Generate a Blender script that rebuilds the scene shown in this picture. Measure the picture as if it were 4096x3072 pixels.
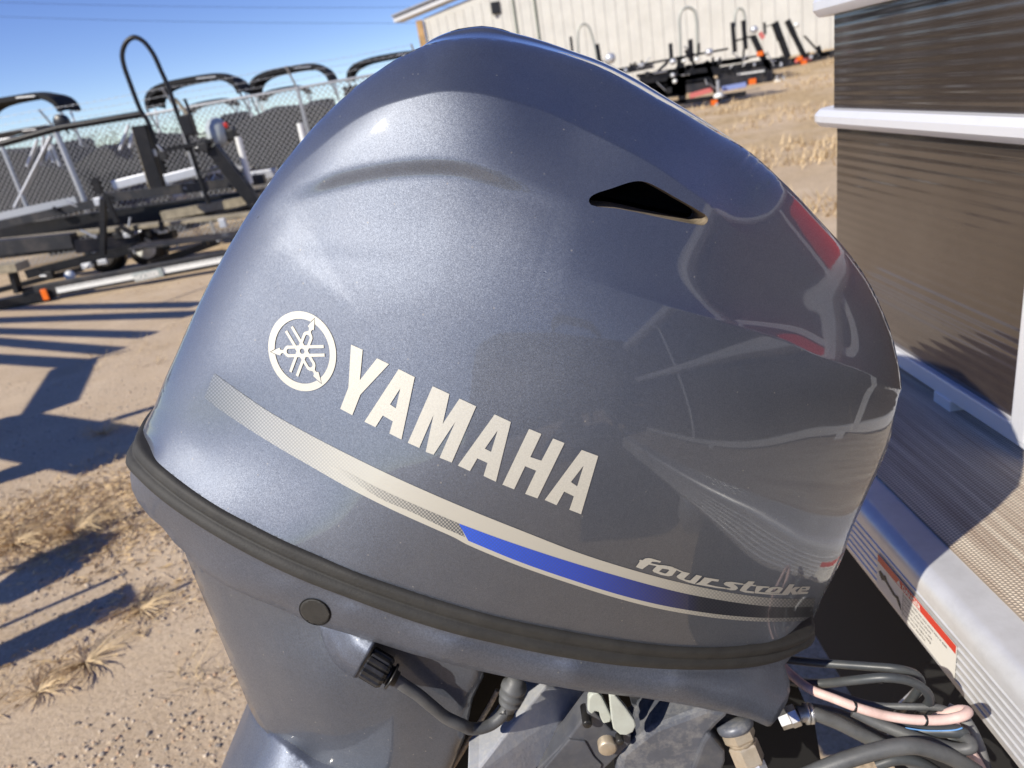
import bpy, bmesh, math, random
import numpy as np
from mathutils import Vector, Matrix
from mathutils.geometry import delaunay_2d_cdt, tessellate_polygon

for o in list(bpy.data.objects):
    bpy.data.objects.remove(o)
SC = bpy.context.scene
COL = SC.collection
random.seed(7)
RNG = np.random.default_rng(11)

# ------------------------------------------------------------------ camera
# World: X to the bow of the boat (right), Y away from the photographer, Z up.
EYE = np.array([0.0, 0.0, 1.6])
FOC = 2925.0                                   # focal length in photo pixels (4096 wide)
VPX, VPY, ROLL = 1967.0, 388.0, math.radians(9.8)
def _d(x, y):
    return np.array([(x - 2048.0) / FOC, -(y - 1536.0) / FOC, -1.0])
_y = _d(VPX, VPY); _y /= np.linalg.norm(_y)
_z = np.cross(_d(VPX + 1000 * math.cos(ROLL), VPY - 1000 * math.sin(ROLL)), _y)
_z /= np.linalg.norm(_z)
if _z[1] < 0: _z = -_z
_x = np.cross(_y, _z)
CR = np.array([_x, _y, _z])                    # camera -> world rotation
cam = bpy.data.cameras.new('camera')
cam.sensor_width = 36.0
cam.lens = FOC / 4096.0 * 36.0
cam.clip_start = 0.02
cam.clip_end = 3000
cam.dof.use_dof = True
cam.dof.focus_distance = 0.60
cam.dof.aperture_fstop = 8.5
camo = bpy.data.objects.new('camera', cam)
M4 = Matrix([[CR[i][0], CR[i][1], CR[i][2], EYE[i]] for i in range(3)] + [[0, 0, 0, 1]])
camo.matrix_world = M4
COL.objects.link(camo)
SC.camera = camo

# ------------------------------------------------------------------ light
SUN_AZ, SUN_EL = 230.0, 37.0                   # azimuth from +Y towards +X
w = bpy.data.worlds.new('World'); SC.world = w; w.use_nodes = True
_nt = w.node_tree
_sky = _nt.nodes.new('ShaderNodeTexSky'); _sky.sky_type = 'NISHITA'; _sky.sun_disc = False
_sky.sun_elevation = math.radians(SUN_EL); _sky.sun_rotation = math.radians(SUN_AZ)
_sky.air_density = 1.0; _sky.dust_density = 0.0; _sky.ozone_density = 1.6; _sky.altitude = 3000
_hs = _nt.nodes.new('ShaderNodeHueSaturation'); _hs.inputs['Hue'].default_value = 0.522; _hs.inputs['Saturation'].default_value = 1.22; _hs.inputs['Value'].default_value = 1.04
_nt.links.new(_sky.outputs[0], _hs.inputs['Color']); _nt.links.new(_hs.outputs[0], _nt.nodes['Background'].inputs[0])
_nt.nodes['Background'].inputs[1].default_value = 0.12
sl = bpy.data.lights.new('sun', 'SUN'); sl.energy = 4.8; sl.angle = math.radians(0.55); sl.color = (1.0, 0.93, 0.81)
so = bpy.data.objects.new('sun', sl); COL.objects.link(so)
_a, _e = math.radians(SUN_AZ), math.radians(SUN_EL)
SUNV = np.array([math.sin(_a) * math.cos(_e), math.cos(_a) * math.cos(_e), math.sin(_e)])
so.rotation_euler = Vector(SUNV).to_track_quat('Z', 'Y').to_euler()
so.location = (-3, -3, 6)
SC.view_settings.view_transform = 'Standard'
SC.view_settings.look = 'None'
SC.view_settings.exposure = 0.25
SC.view_settings.gamma = 1.0
SC.render.engine = 'CYCLES'
SC.cycles.max_bounces = 8
SC.cycles.caustics_reflective = False
SC.cycles.caustics_refractive = False

# ------------------------------------------------------------------ helpers: rays and points
def rays(P):
    P = np.asarray(P, float)
    d = np.stack([(P[:, 0] - 2048) / FOC, -(P[:, 1] - 1536) / FOC, -np.ones(len(P))], 1)
    return d @ CR.T
def at(P, Y):
    """points seen at photo pixels P whose distance along world Y is Y"""
    r = rays(P)
    return EYE + r * (np.asarray(Y) / r[:, 1])[:, None]
def A1(x, y, Y):
    return at([(x, y)], [Y])[0]
def onZ(x, y, z):
    r = rays([(x, y)])[0]
    return EYE + r * ((z - EYE[2]) / r[2])
def onX(x, y, X):
    r = rays([(x, y)])[0]
    return EYE + r * (X / r[0])
def crop(x0, y0, s, pts):
    return [(x0 + a / s, y0 + b / s) for a, b in pts]

def tps(P, V, smooth=0.0):
    """thin plate spline through control points"""
    P = np.asarray(P, float) / 1000.0; V = np.asarray(V, float); n = len(P)
    def U(r2):
        return np.where(r2 > 1e-12, r2 * np.log(np.maximum(r2, 1e-12)), 0.0)
    D = ((P[:, None] - P[None]) ** 2).sum(2)
    K = U(D) + np.eye(n) * smooth
    Q = np.c_[np.ones(n), P]
    Mx = np.block([[K, Q], [Q.T, np.zeros((3, 3))]])
    sol = np.linalg.solve(Mx, np.r_[V, np.zeros(3)])
    def f(X):
        X = np.asarray(X, float) / 1000.0
        out = np.empty(len(X))
        for i in range(0, len(X), 4000):
            x = X[i:i + 4000]
            d = ((x[:, None] - P[None]) ** 2).sum(2)
            out[i:i + 4000] = U(d) @ sol[:n] + sol[n] + x @ sol[n + 1:]
        return out
    return f

def seg_dist(X, poly, closed=False):
    """distance of every X to a polyline, the arc parameter (vertex units) and signed side"""
    X = np.asarray(X, float); poly = np.asarray(poly, float)
    if closed: poly = np.vstack([poly, poly[:1]])
    best = np.full(len(X), 1e9); par = np.zeros(len(X)); side = np.zeros(len(X))
    for i in range(len(poly) - 1):
        a, b = poly[i], poly[i + 1]; ab = b - a; L = ab @ ab
        if L < 1e-9: continue
        t = np.clip(((X - a) @ ab) / L, 0, 1)
        q = X - (a + t[:, None] * ab)
        d = np.hypot(q[:, 0], q[:, 1])
        m = d < best
        best[m] = d[m]; par[m] = i + t[m]
        side[m] = (ab[0] * q[m, 1] - ab[1] * q[m, 0])
    return best, par, np.sign(side)

def inside(X, poly):
    X = np.asarray(X, float); poly = np.asarray(poly, float)
    c = np.zeros(len(X), bool); n = len(poly); j = n - 1
    for i in range(n):
        xi, yi = poly[i]; xj, yj = poly[j]
        m = ((yi > X[:, 1]) != (yj > X[:, 1]))
        if yi != yj:
            c ^= m & (X[:, 0] < (xj - xi) * (X[:, 1] - yi) / (yj - yi) + xi)
        j = i
    return c

def resample(poly, step, closed=False):
    poly = [np.asarray(p, float) for p in poly]
    if closed: poly = poly + [poly[0]]
    out = []
    for a, b in zip(poly[:-1], poly[1:]):
        n = max(1, int(round(np.linalg.norm(b - a) / step)))
        for k in range(n): out.append(a + (b - a) * k / n)
    if not closed: out.append(poly[-1])
    return np.array(out)

def spline(pts, n=8, closed=False):
    """Catmull-Rom through points of any dimension (centripetal)"""
    P = [np.asarray(p, float) for p in pts]
    if closed: P = [P[-1]] + P + [P[0], P[1]]
    else: P = [2 * P[0] - P[1]] + P + [2 * P[-1] - P[-2]]
    out = []
    for i in range(1, len(P) - 2):
        p0, p1, p2, p3 = P[i - 1:i + 3]
        t = [0]
        for a, b in ((p0, p1), (p1, p2), (p2, p3)):
            t.append(t[-1] + max(1e-6, np.linalg.norm(b - a) ** 0.5))
        for k in range(n):
            u = t[1] + (t[2] - t[1]) * k / n
            a1 = (t[1] - u) / (t[1] - t[0]) * p0 + (u - t[0]) / (t[1] - t[0]) * p1
            a2 = (t[2] - u) / (t[2] - t[1]) * p1 + (u - t[1]) / (t[2] - t[1]) * p2
            a3 = (t[3] - u) / (t[3] - t[2]) * p2 + (u - t[2]) / (t[3] - t[2]) * p3
            b1 = (t[2] - u) / (t[2] - t[0]) * a1 + (u - t[0]) / (t[2] - t[0]) * a2
            b2 = (t[3] - u) / (t[3] - t[1]) * a2 + (u - t[1]) / (t[3] - t[1]) * a3
            out.append((t[2] - u) / (t[2] - t[1]) * b1 + (u - t[1]) / (t[2] - t[1]) * b2)
    if not closed: out.append(P[-2])
    return np.array(out)

def smooth01(x, a, b):
    t = np.clip((x - a) / (b - a), 0, 1)
    return t * t * (3 - 2 * t)

# ------------------------------------------------------------------ helpers: objects
def link(name, me, mat=None, parent=None):
    o = bpy.data.objects.new(name, me)
    COL.objects.link(o)
    if mat is not None:
        for m in (mat if isinstance(mat, (list, tuple)) else [mat]):
            me.materials.append(m)
    if parent is not None:
        o.parent = parent
        bpy_parent(o, parent)
    return o
def bpy_parent(o, parent):
    # geometry is written in world coordinates: cancel the parent's own placement
    mw = Matrix.Identity(4); p = parent; chain = []
    while p is not None:
        chain.append(p); p = p.parent
    for p in reversed(chain):
        mw = mw @ p.matrix_parent_inverse @ p.matrix_basis
    o.matrix_parent_inverse = mw.inverted()
def thing(name, label, cat, loc=(0, 0, 0), group=None):
    o = bpy.data.objects.new(name, None); COL.objects.link(o)
    o.empty_display_size = 0.05
    o.location = loc; o['label'] = label; o['category'] = cat
    if group: o['group'] = group
    return o
def tag(o, label, cat, group=None):
    o['label'] = label; o['category'] = cat
    if group: o['group'] = group
    return o
def structure(o):
    o['kind'] = 'structure'; return o
def stuff(o, label=None, cat=None):
    o['kind'] = 'stuff'
    if label: o['label'] = label; o['category'] = cat
    return o
def raw_mesh(name, V, F, smooth=True):
    me = bpy.data.meshes.new(name)
    me.from_pydata([tuple(map(float, v)) for v in V], [], [tuple(int(i) for i in f) for f in F])
    me.update()
    if smooth:
        me.polygons.foreach_set('use_smooth', [True] * len(me.polygons))
    return me

class MB:
    """collects simple solids into one mesh"""
    def __init__(s): s.V = []; s.F = []; s.S = []
    def add(s, V, F, sm=False):
        n = len(s.V); s.V += [tuple(map(float, v)) for v in V]
        s.F += [tuple(int(i) + n for i in f) for f in F]; s.S += [sm] * len(F); return s
    def box(s, c, size, ax=None, bev=0.0):
        c = np.asarray(c, float); h = np.asarray(size, float) / 2
        ax = np.eye(3) if ax is None else np.asarray(ax, float)
        if bev <= 0 or bev >= h.min():
            V = [c + ax.T @ (h * np.array(q)) for q in [(-1,-1,-1),(1,-1,-1),(1,1,-1),(-1,1,-1),(-1,-1,1),(1,-1,1),(1,1,1),(-1,1,1)]]
            return s.add(V, [(0,3,2,1),(4,5,6,7),(0,1,5,4),(1,2,6,5),(2,3,7,6),(3,0,4,7)])
        bm = bmesh.new(); bmesh.ops.create_cube(bm, size=2)
        for v in bm.verts: v.co = Vector(v.co) * Vector(h)
        bmesh.ops.bevel(bm, geom=bm.edges[:], offset=bev, segments=2, profile=0.6, affect='EDGES')
        bm.verts.index_update()
        V = [c + ax.T @ np.array(v.co) for v in bm.verts]; F = [[v.index for v in f.verts] for f in bm.faces]
        bm.free(); return s.add(V, F)
    def beam(s, p, q, w, h, up=(0, 0, 1), bev=0.0):
        p = np.asarray(p, float); q = np.asarray(q, float); d = q - p; L = np.linalg.norm(d); d /= L
        up = np.asarray(up, float)
        if abs(d @ up) > 0.98: up = np.array([0, 1.0, 0]) if abs(d[1]) < .9 else np.array([1.0, 0, 0])
        sd = np.cross(d, up); sd /= np.linalg.norm(sd); u = np.cross(sd, d)
        return s.box((p + q) / 2, (L, w, h), [d, sd, u], bev)
    def tube(s, pts, r, n=10, cap=True):
        P = np.asarray(pts, float); m = len(P)
        R = np.full(m, r) if np.isscalar(r) else np.asarray(r, float)
        T = np.gradient(P, axis=0); T /= np.maximum(np.linalg.norm(T, axis=1), 1e-9)[:, None]
        u = np.cross(T[0], [0.13, 0.2, 0.97]); u /= np.linalg.norm(u)
        V = []; F = []
        for i in range(m):
            u = u - T[i] * (u @ T[i]); u /= np.linalg.norm(u); v = np.cross(T[i], u)
            for k in range(n):
                a = 2 * math.pi * k / n
                V.append(P[i] + R[i] * (math.cos(a) * u + math.sin(a) * v))
        for i in range(m - 1):
            for k in range(n):
                a = i * n + k; b = i * n + (k + 1) % n
                F.append((a, b, b + n, a + n))
        s.add(V, F, True)
        if cap:
            s.add([V[k] for k in range(n)], [tuple(reversed(range(n)))])
            s.add([V[(m - 1) * n + k] for k in range(n)], [tuple(range(n))])
        return s
    def prism(s, poly, ext):
        poly = [np.asarray(p, float) for p in poly]; e = np.asarray(ext, float); n = len(poly)
        tri = tessellate_polygon([[Vector(p) for p in poly]])
        V = poly + [p + e for p in poly]
        F = [tuple(t) for t in tri] + [tuple(reversed([i + n for i in t])) for t in tri]
        F += [(i, (i + 1) % n, (i + 1) % n + n, i + n) for i in range(n)]
        return s.add(V, F)
    def lathe(s, p, q, prof, n=20, flat=None):
        """profile [(t along p->q, radius)] turned about the axis"""
        p = np.asarray(p, float); q = np.asarray(q, float); d = q - p; L = np.linalg.norm(d); d /= L
        u = np.cross(d, [0.31, 0.2, 0.9]); u /= np.linalg.norm(u); v = np.cross(d, u)
        V = []; F = []
        for t, r in prof:
            for k in range(n):
                a = 2 * math.pi * k / n
                V.append(p + d * L * t + r * (math.cos(a) * u + math.sin(a) * v))
        m = len(prof)
        for i in range(m - 1):
            for k in range(n):
                a = i * n + k; b = i * n + (k + 1) % n
                F.append((a, b, b + n, a + n))
        F.append(tuple(reversed(range(n)))); F.append(tuple((m - 1) * n + k for k in range(n)))
        return s.add(V, F, n > 8)
    def build(s, name, mat=None, parent=None):
        me = bpy.data.meshes.new(name); me.from_pydata(s.V, [], s.F); me.update()
        bm = bmesh.new(); bm.from_mesh(me); bmesh.ops.recalc_face_normals(bm, faces=bm.faces); bm.to_mesh(me); bm.free()
        me.polygons.foreach_set('use_smooth', s.S)
        return link(name, me, mat, parent)

# ------------------------------------------------------------------ helpers: materials
def mat(name, col=(0.5, 0.5, 0.5), rough=0.5, metal=0.0, var=0.0, vscale=20.0, bump=0.0, bscale=200.0,
        coat=0.0, spec=0.5, dirt=None, dirt_scale=6.0, dirt_amt=0.5, coord='Object', rvar=0.0):
    m = bpy.data.materials.new(name); m.use_nodes = True
    nt = m.node_tree; N = nt.nodes; Lk = nt.links; b = N['Principled BSDF']
    b.inputs['Base Color'].default_value = (*col, 1); b.inputs['Roughness'].default_value = rough
    b.inputs['Metallic'].default_value = metal; b.inputs['Specular IOR Level'].default_value = spec
    b.inputs['Coat Weight'].default_value = coat; b.inputs['Coat Roughness'].default_value = 0.05
    tc = N.new('ShaderNodeTexCoord'); last = None
    if var > 0 or rvar > 0:
        n1 = N.new('ShaderNodeTexNoise'); n1.inputs['Scale'].default_value = vscale; n1.inputs['Detail'].default_value = 6
        n1.inputs['Roughness'].default_value = 0.65
        Lk.new(tc.outputs[coord], n1.inputs['Vector'])
        mx = N.new('ShaderNodeMix'); mx.data_type = 'RGBA'
        lo = tuple(c * (1 - var) for c in col); hi = tuple(min(1, c * (1 + var)) for c in col)
        mx.inputs[6].default_value = (*lo, 1); mx.inputs[7].default_value = (*hi, 1)
        rm = N.new('ShaderNodeMapRange'); rm.inputs[1].default_value = 0.3; rm.inputs[2].default_value = 0.7
        Lk.new(n1.outputs[0], rm.inputs[0]); Lk.new(rm.outputs[0], mx.inputs[0])
        last = mx.outputs[2]
        if rvar > 0:
            r2 = N.new('ShaderNodeMapRange'); r2.inputs[1].default_value = 0.3; r2.inputs[2].default_value = 0.7
            r2.inputs[3].default_value = max(0.02, rough - rvar); r2.inputs[4].default_value = min(1, rough + rvar)
            Lk.new(n1.outputs[0], r2.inputs[0]); Lk.new(r2.outputs[0], b.inputs['Roughness'])
    if dirt is not None:
        n2 = N.new('ShaderNodeTexNoise'); n2.inputs['Scale'].default_value = dirt_scale; n2.inputs['Detail'].default_value = 8
        n2.inputs['Roughness'].default_value = 0.7
        Lk.new(tc.outputs[coord], n2.inputs['Vector'])
        rp = N.new('ShaderNodeMapRange'); rp.inputs[1].default_value = 0.45; rp.inputs[2].default_value = 0.75
        rp.inputs[4].default_value = dirt_amt
        Lk.new(n2.outputs[0], rp.inputs[0])
        m2 = N.new('ShaderNodeMix'); m2.data_type = 'RGBA'
        if last is not None: Lk.new(last, m2.inputs[6])
        else: m2.inputs[6].default_value = (*col, 1)
        m2.inputs[7].default_value = (*dirt, 1); Lk.new(rp.outputs[0], m2.inputs[0])
        last = m2.outputs[2]
    if last is not None: Lk.new(last, b.inputs['Base Color'])
    if bump > 0:
        n3 = N.new('ShaderNodeTexNoise'); n3.inputs['Scale'].default_value = bscale; n3.inputs['Detail'].default_value = 4
        Lk.new(tc.outputs[coord], n3.inputs['Vector'])
        bp = N.new('ShaderNodeBump'); bp.inputs['Strength'].default_value = bump; bp.inputs['Distance'].default_value = 0.002
        Lk.new(n3.outputs[0], bp.inputs['Height']); Lk.new(bp.outputs[0], b.inputs['Normal'])
    return m

def flake_paint(name, col, rough=0.42, metal=0.8, coat=1.0, flake=0.35, fscale=900.0, dust=0.12):
    """metallic flake base coat under a clear coat, with road dust and specks"""
    m = bpy.data.materials.new(name); m.use_nodes = True
    nt = m.node_tree; N = nt.nodes; Lk = nt.links; b = N['Principled BSDF']
    tc = N.new('ShaderNodeTexCoord')
    vo = N.new('ShaderNodeTexVoronoi'); vo.inputs['Scale'].default_value = fscale
    Lk.new(tc.outputs['Object'], vo.inputs['Vector'])
    # every flake tips the base normal by its own random amount
    s = N.new('ShaderNodeVectorMath'); s.operation = 'SUBTRACT'; s.inputs[1].default_value = (0.5, 0.5, 0.5)
    Lk.new(vo.outputs['Color'], s.inputs[0])
    k = N.new('ShaderNodeVectorMath'); k.operation = 'SCALE'; k.inputs['Scale'].default_value = flake
    Lk.new(s.outputs[0], k.inputs[0])
    ge = N.new('ShaderNodeNewGeometry')
    ad = N.new('ShaderNodeVectorMath'); ad.operation = 'ADD'
    Lk.new(ge.outputs['Normal'], ad.inputs[0]); Lk.new(k.outputs[0], ad.inputs[1])
    nm = N.new('ShaderNodeVectorMath'); nm.operation = 'NORMALIZE'; Lk.new(ad.outputs[0], nm.inputs[0])
    Lk.new(nm.outputs[0], b.inputs['Normal'])
    # dust film and specks
    nz = N.new('ShaderNodeTexNoise'); nz.inputs['Scale'].default_value = 7; nz.inputs['Detail'].default_value = 9; nz.inputs['Roughness'].default_value = 0.72
    Lk.new(tc.outputs['Object'], nz.inputs['Vector'])
    mr = N.new('ShaderNodeMapRange'); mr.inputs[1].default_value = 0.42; mr.inputs[2].default_value = 0.8; mr.inputs[4].default_value = dust
    Lk.new(nz.outputs[0], mr.inputs[0])
    v2 = N.new('ShaderNodeTexVoronoi'); v2.inputs['Scale'].default_value = 95; v2.inputs['Randomness'].default_value = 1
    Lk.new(tc.outputs['Object'], v2.inputs['Vector'])
    sp = N.new('ShaderNodeMapRange'); sp.inputs[1].default_value = 0.045; sp.inputs[2].default_value = 0.09; sp.inputs[3].default_value = 1; sp.inputs[4].default_value = 0
    Lk.new(v2.outputs['Distance'], sp.inputs[0])
    sx = N.new('ShaderNodeSeparateColor'); Lk.new(v2.outputs['Color'], sx.inputs[0])
    gt = N.new('ShaderNodeMath'); gt.operation = 'GREATER_THAN'; gt.inputs[1].default_value = 0.55; Lk.new(sx.outputs[0], gt.inputs[0])
    mu = N.new('ShaderNodeMath'); mu.operation = 'MULTIPLY'; Lk.new(sp.outputs[0], mu.inputs[0]); Lk.new(gt.outputs[0], mu.inputs[1])
    m5 = N.new('ShaderNodeMath'); m5.operation = 'MULTIPLY'; m5.inputs[1].default_value = 0.5; Lk.new(mu.outputs[0], m5.inputs[0])
    mm0 = N.new('ShaderNodeMath'); mm0.operation = 'MAXIMUM'; Lk.new(mr.outputs[0], mm0.inputs[0]); Lk.new(m5.outputs[0], mm0.inputs[1])
    # wiped smears and scuffs
    mpS = N.new('ShaderNodeMapping'); mpS.inputs['Rotation'].default_value = (0, 0.5, 0.3); mpS.inputs['Scale'].default_value = (34, 20, 8); Lk.new(tc.outputs['Object'], mpS.inputs[0])
    nS = N.new('ShaderNodeTexNoise'); nS.inputs['Scale'].default_value = 1.0; nS.inputs['Detail'].default_value = 7; nS.inputs['Roughness'].default_value = 0.7; Lk.new(mpS.outputs[0], nS.inputs['Vector'])
    rS = N.new('ShaderNodeMapRange'); rS.inputs[1].default_value = 0.66; rS.inputs[2].default_value = 0.80; rS.inputs[4].default_value = 0.3; Lk.new(nS.outputs[0], rS.inputs[0])
    mm = N.new('ShaderNodeMath'); mm.operation = 'MAXIMUM'; Lk.new(mm0.outputs[0], mm.inputs[0]); Lk.new(rS.outputs[0], mm.inputs[1])
    mx = N.new('ShaderNodeMix'); mx.data_type = 'RGBA'
    # flakes also differ a little in tone
    sc = N.new('ShaderNodeSeparateColor'); Lk.new(vo.outputs['Color'], sc.inputs[0])
    tn = N.new('ShaderNodeMapRange'); tn.inputs[3].default_value = 0.86; tn.inputs[4].default_value = 1.14; Lk.new(sc.outputs[1], tn.inputs[0])
    cv = N.new('ShaderNodeVectorMath'); cv.operation = 'SCALE'; cv.inputs[0].default_value = col; Lk.new(tn.outputs[0], cv.inputs['Scale'])
    Lk.new(cv.outputs[0], mx.inputs[6]); mx.inputs[7].default_value = (0.36, 0.33, 0.28, 1)
    Lk.new(mm.outputs[0], mx.inputs[0]); Lk.new(mx.outputs[2], b.inputs['Base Color'])
    me = N.new('ShaderNodeMapRange'); me.inputs[3].default_value = metal; me.inputs[4].default_value = 0.0; Lk.new(mm.outputs[0], me.inputs[0])
    Lk.new(me.outputs[0], b.inputs['Metallic'])
    b.inputs['Roughness'].default_value = rough
    b.inputs['Coat Weight'].default_value = coat; b.inputs['Coat IOR'].default_value = 1.46
    cr = N.new('ShaderNodeMapRange'); cr.inputs[3].default_value = 0.03; cr.inputs[4].default_value = 0.06; Lk.new(mr.outputs[0], cr.inputs[0])
    cr.inputs[2].default_value = max(dust, 0.01)
    Lk.new(cr.outputs[0], b.inputs['Coat Roughness'])
    return m

MT = {}
MT['paint'] = flake_paint('metallic grey blue paint', (0.155, 0.172, 0.206), rough=0.56, metal=0.9, flake=0.11, fscale=1700, dust=0.09)
MT['paint_low'] = flake_paint('satin grey blue paint', (0.145, 0.165, 0.21), rough=0.55, metal=0.75, coat=0.15, flake=0.09, dust=0.1)
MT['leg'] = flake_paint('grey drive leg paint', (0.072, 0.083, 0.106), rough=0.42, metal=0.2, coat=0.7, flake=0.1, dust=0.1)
MT['rubber'] = mat('weathered rubber', (0.030, 0.029, 0.026), 0.7, var=0.18, vscale=70, bump=0.15, bscale=500, dirt=(0.07, 0.065, 0.055), dirt_scale=30, dirt_amt=0.3)
MT['black_plastic'] = mat('black plastic', (0.012, 0.012, 0.013), 0.38, var=0.3, vscale=60, dirt=(0.12, 0.11, 0.09), dirt_scale=30, dirt_amt=0.25)
MT['hose'] = mat('black rubber hose', (0.09, 0.094, 0.098), 0.5, var=0.3, vscale=30, bump=0.1, bscale=600, dirt=(0.14, 0.13, 0.11), dirt_scale=20, dirt_amt=0.4)
MT['cable'] = mat('dark grey cable jacket', (0.055, 0.062, 0.068), 0.42, var=0.2, vscale=30, dirt=(0.16, 0.15, 0.13), dirt_scale=25, dirt_amt=0.3)
MT['pink'] = mat('faded red cable jacket', (0.74, 0.53, 0.48), 0.6, var=0.15, vscale=25, dirt=(0.2, 0.13, 0.1), dirt_scale=18, dirt_amt=0.5)
MT['cream'] = mat('cream reflective vinyl', (0.57, 0.55, 0.475), 0.5, metal=0.25, var=0.10, vscale=900)
MT['dusty'] = mat('dusty duct plastic', (0.21, 0.17, 0.12), 0.85, var=0.4, vscale=60, bump=0.4, bscale=300)
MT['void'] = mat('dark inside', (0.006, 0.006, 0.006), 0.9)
MT['alu'] = mat('brushed aluminium', (0.62, 0.64, 0.67), 0.42, metal=0.55, var=0.08, vscale=40, dirt=(0.4, 0.38, 0.34), dirt_scale=14, dirt_amt=0.25)
MT['galv'] = mat('galvanised steel', (0.50, 0.51, 0.52), 0.42, metal=0.7, var=0.2, vscale=60)
MT['black_steel'] = mat('black painted steel', (0.010, 0.0105, 0.013), 0.4, var=0.3, vscale=15, dirt=(0.07, 0.06, 0.05), dirt_scale=5, dirt_amt=0.2, spec=0.3)
MT['white_plastic'] = mat('white plastic pipe', (0.78, 0.79, 0.76), 0.4, var=0.05, vscale=8)
MT['wood'] = mat('weathered bunk board', (0.30, 0.26, 0.185), 0.85, var=0.35, vscale=9, bump=0.4, bscale=60)
MT['orange'] = mat('orange reflector', (0.85, 0.16, 0.012), 0.3, var=0.1, vscale=60)
MT['red'] = mat('red plastic', (0.55, 0.03, 0.02), 0.4, var=0.1, vscale=30)
MT['canvas'] = mat('black canvas', (0.012, 0.012, 0.013), 0.85, var=0.3, vscale=20)
MT['charcoal'] = mat('charcoal hull panel', (0.014, 0.0135, 0.014), 0.55, var=0.25, vscale=6, dirt=(0.07, 0.065, 0.06), dirt_scale=2.5, dirt_amt=0.35)

# =================================================================== OUTBOARD MOTOR
YC = 0.735                                     # the motor's centre plane
SEAL_M, SEAL_K = None, None
_p = A1(561, 1776, 0.62) - EYE; _q = A1(1800, 2425, 0.50) - EYE
SEAL_M = (_q[2] - _p[2]) / (_q[0] - _p[0]); SEAL_K = _p[2] - SEAL_M * _p[0]
UPV = np.array([-SEAL_M, 0, 1.0]); UPV /= np.linalg.norm(UPV)        # cowl "up"
FWV = np.array([UPV[2], 0, -UPV[0]])                                  # cowl "forward"
def seal_Y(P, dk=0.0):
    r = rays(P); t = (SEAL_K + dk) / (r[:, 2] - SEAL_M * r[:, 0])
    return r[:, 1] * t

SEAL_TOP = [(561, 1776), (604, 1840), (681, 1908), (771, 1976), (884, 2048), (997, 2107), (1133, 2175), (1268, 2233), (1404, 2292),
            (1598, 2360), (1800, 2425), (2017, 2484), (2261, 2533), (2505, 2574), (2722, 2596), (2885, 2598), (3000, 2588), (3088, 2577), (3170, 2557), (3223, 2533), (3243, 2508)]
LEFT = [(561, 1776), (563, 1745), (583, 1690), (617, 1625), (661, 1511), (706, 1412), (756, 1297), (820, 1163), (885, 1039), (945, 934), (1029, 800),
        (1116, 675), (1205, 565), (1258, 504), (1339, 423), (1425, 346), (1510, 285), (1592, 232), (1688, 186)]
TOPB = [(1753, 166), (1820, 157), (1898, 153), (1970, 157), (2042, 166), (2115, 180), (2187, 198), (2296, 231), (2417, 277), (2526, 334), (2634, 396), (2720, 443), (2797, 488), (2878, 535), (2987, 599)]
RIGHT = [(3055, 655), (3117, 713), (3195, 790), (3270, 872), (3330, 937), (3389, 1004), (3469, 1117), (3528, 1237), (3568, 1343), (3595, 1462), (3608, 1556)]
FRONT = [(3600, 1580), (3594, 1602), (3575, 1689), (3552, 1784), (3516, 1875), (3475, 1965), (3434, 2056), (3400, 2140), (3375, 2217), (3328, 2317), (3287, 2399), (3255, 2477), (3243, 2508)]
ARCH = LEFT + TOPB + RIGHT + FRONT
ARCHS = np.vstack([spline(LEFT + TOPB + RIGHT, 4), spline([RIGHT[-1]] + FRONT, 4)[1:]])
SEALS = spline(SEAL_TOP, 4)
OUT_COWL = np.vstack([SEALS, ARCHS[::-1][1:-1]])

# --- depth of the flank (distance along world Y) at photo pixels
_cp = []; _cv = []
def C(x, y, v): _cp.append((x, y)); _cv.append(v)
for p, v in zip(SEAL_TOP, seal_Y(SEAL_TOP)): C(*p, v)
for x, y, v in [(617,1625,.617),(756,1297,.617),(945,934,.618),(1116,675,.611),(1339,423,.604),(1592,232,.600),(1753,166,.600),(1898,153,.599),(2187,198,.610),
                (2417,277,.606),(2634,396,.604),(2797,488,.606),(2987,599,.614),(3195,790,.626),(3389,1004,.626),(3528,1237,.619),(3608,1556,.604),
                (3552,1784,.600),(3475,1965,.597),(3375,2217,.594),(3287,2399,.594)]: C(x, y, v)
for x, y, v in [(1200,1900,.5425),(1700,1900,.513),(2200,1950,.501),(2700,2000,.505),(3050,2000,.530),(3280,1950,.562),(800,1800,.583),
                (900,1500,.587),(1200,1420,.5665),(1600,1450,.538),(2050,1500,.519),(2500,1520,.513),(2950,1560,.527),(3300,1600,.557),
                (1130,1000,.5935),(1350,930,.5775),(1700,900,.557),(2100,900,.545),(2500,980,.545),(2900,1120,.557),(3250,1250,.585),
                (1266,602,.599),(1510,435,.5895),(1800,368,.579),(2042,406,.577),(2296,500,.585),(2498,600,.581),(2742,752,.580),(3000,900,.591)]: C(x, y, v)
BASE_Y = tps(_cp, _cv, 0.002)
CREASE1 = spline([(985, 960), (1060, 830), (1130, 735), (1193, 667), (1266, 602), (1388, 504), (1510, 435), (1653, 391), (1771, 368), (1898, 374), (2042, 406), (2187, 451), (2336, 521), (2498, 600), (2634, 676), (2742, 752), (2833, 817), (2920, 900), (3040, 1000)], 4)
CREASE2 = spline([(905, 1000), (1010, 850), (1150, 740), (1400, 660), (1650, 622), (1850, 628), (2050, 690), (2250, 765), (2370, 800)], 4)
CREASE3 = spline([(880, 1090), (963, 1037), (1110, 985), (1296, 963), (1500, 975), (1778, 1015), (2050, 1070)], 4)
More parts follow.
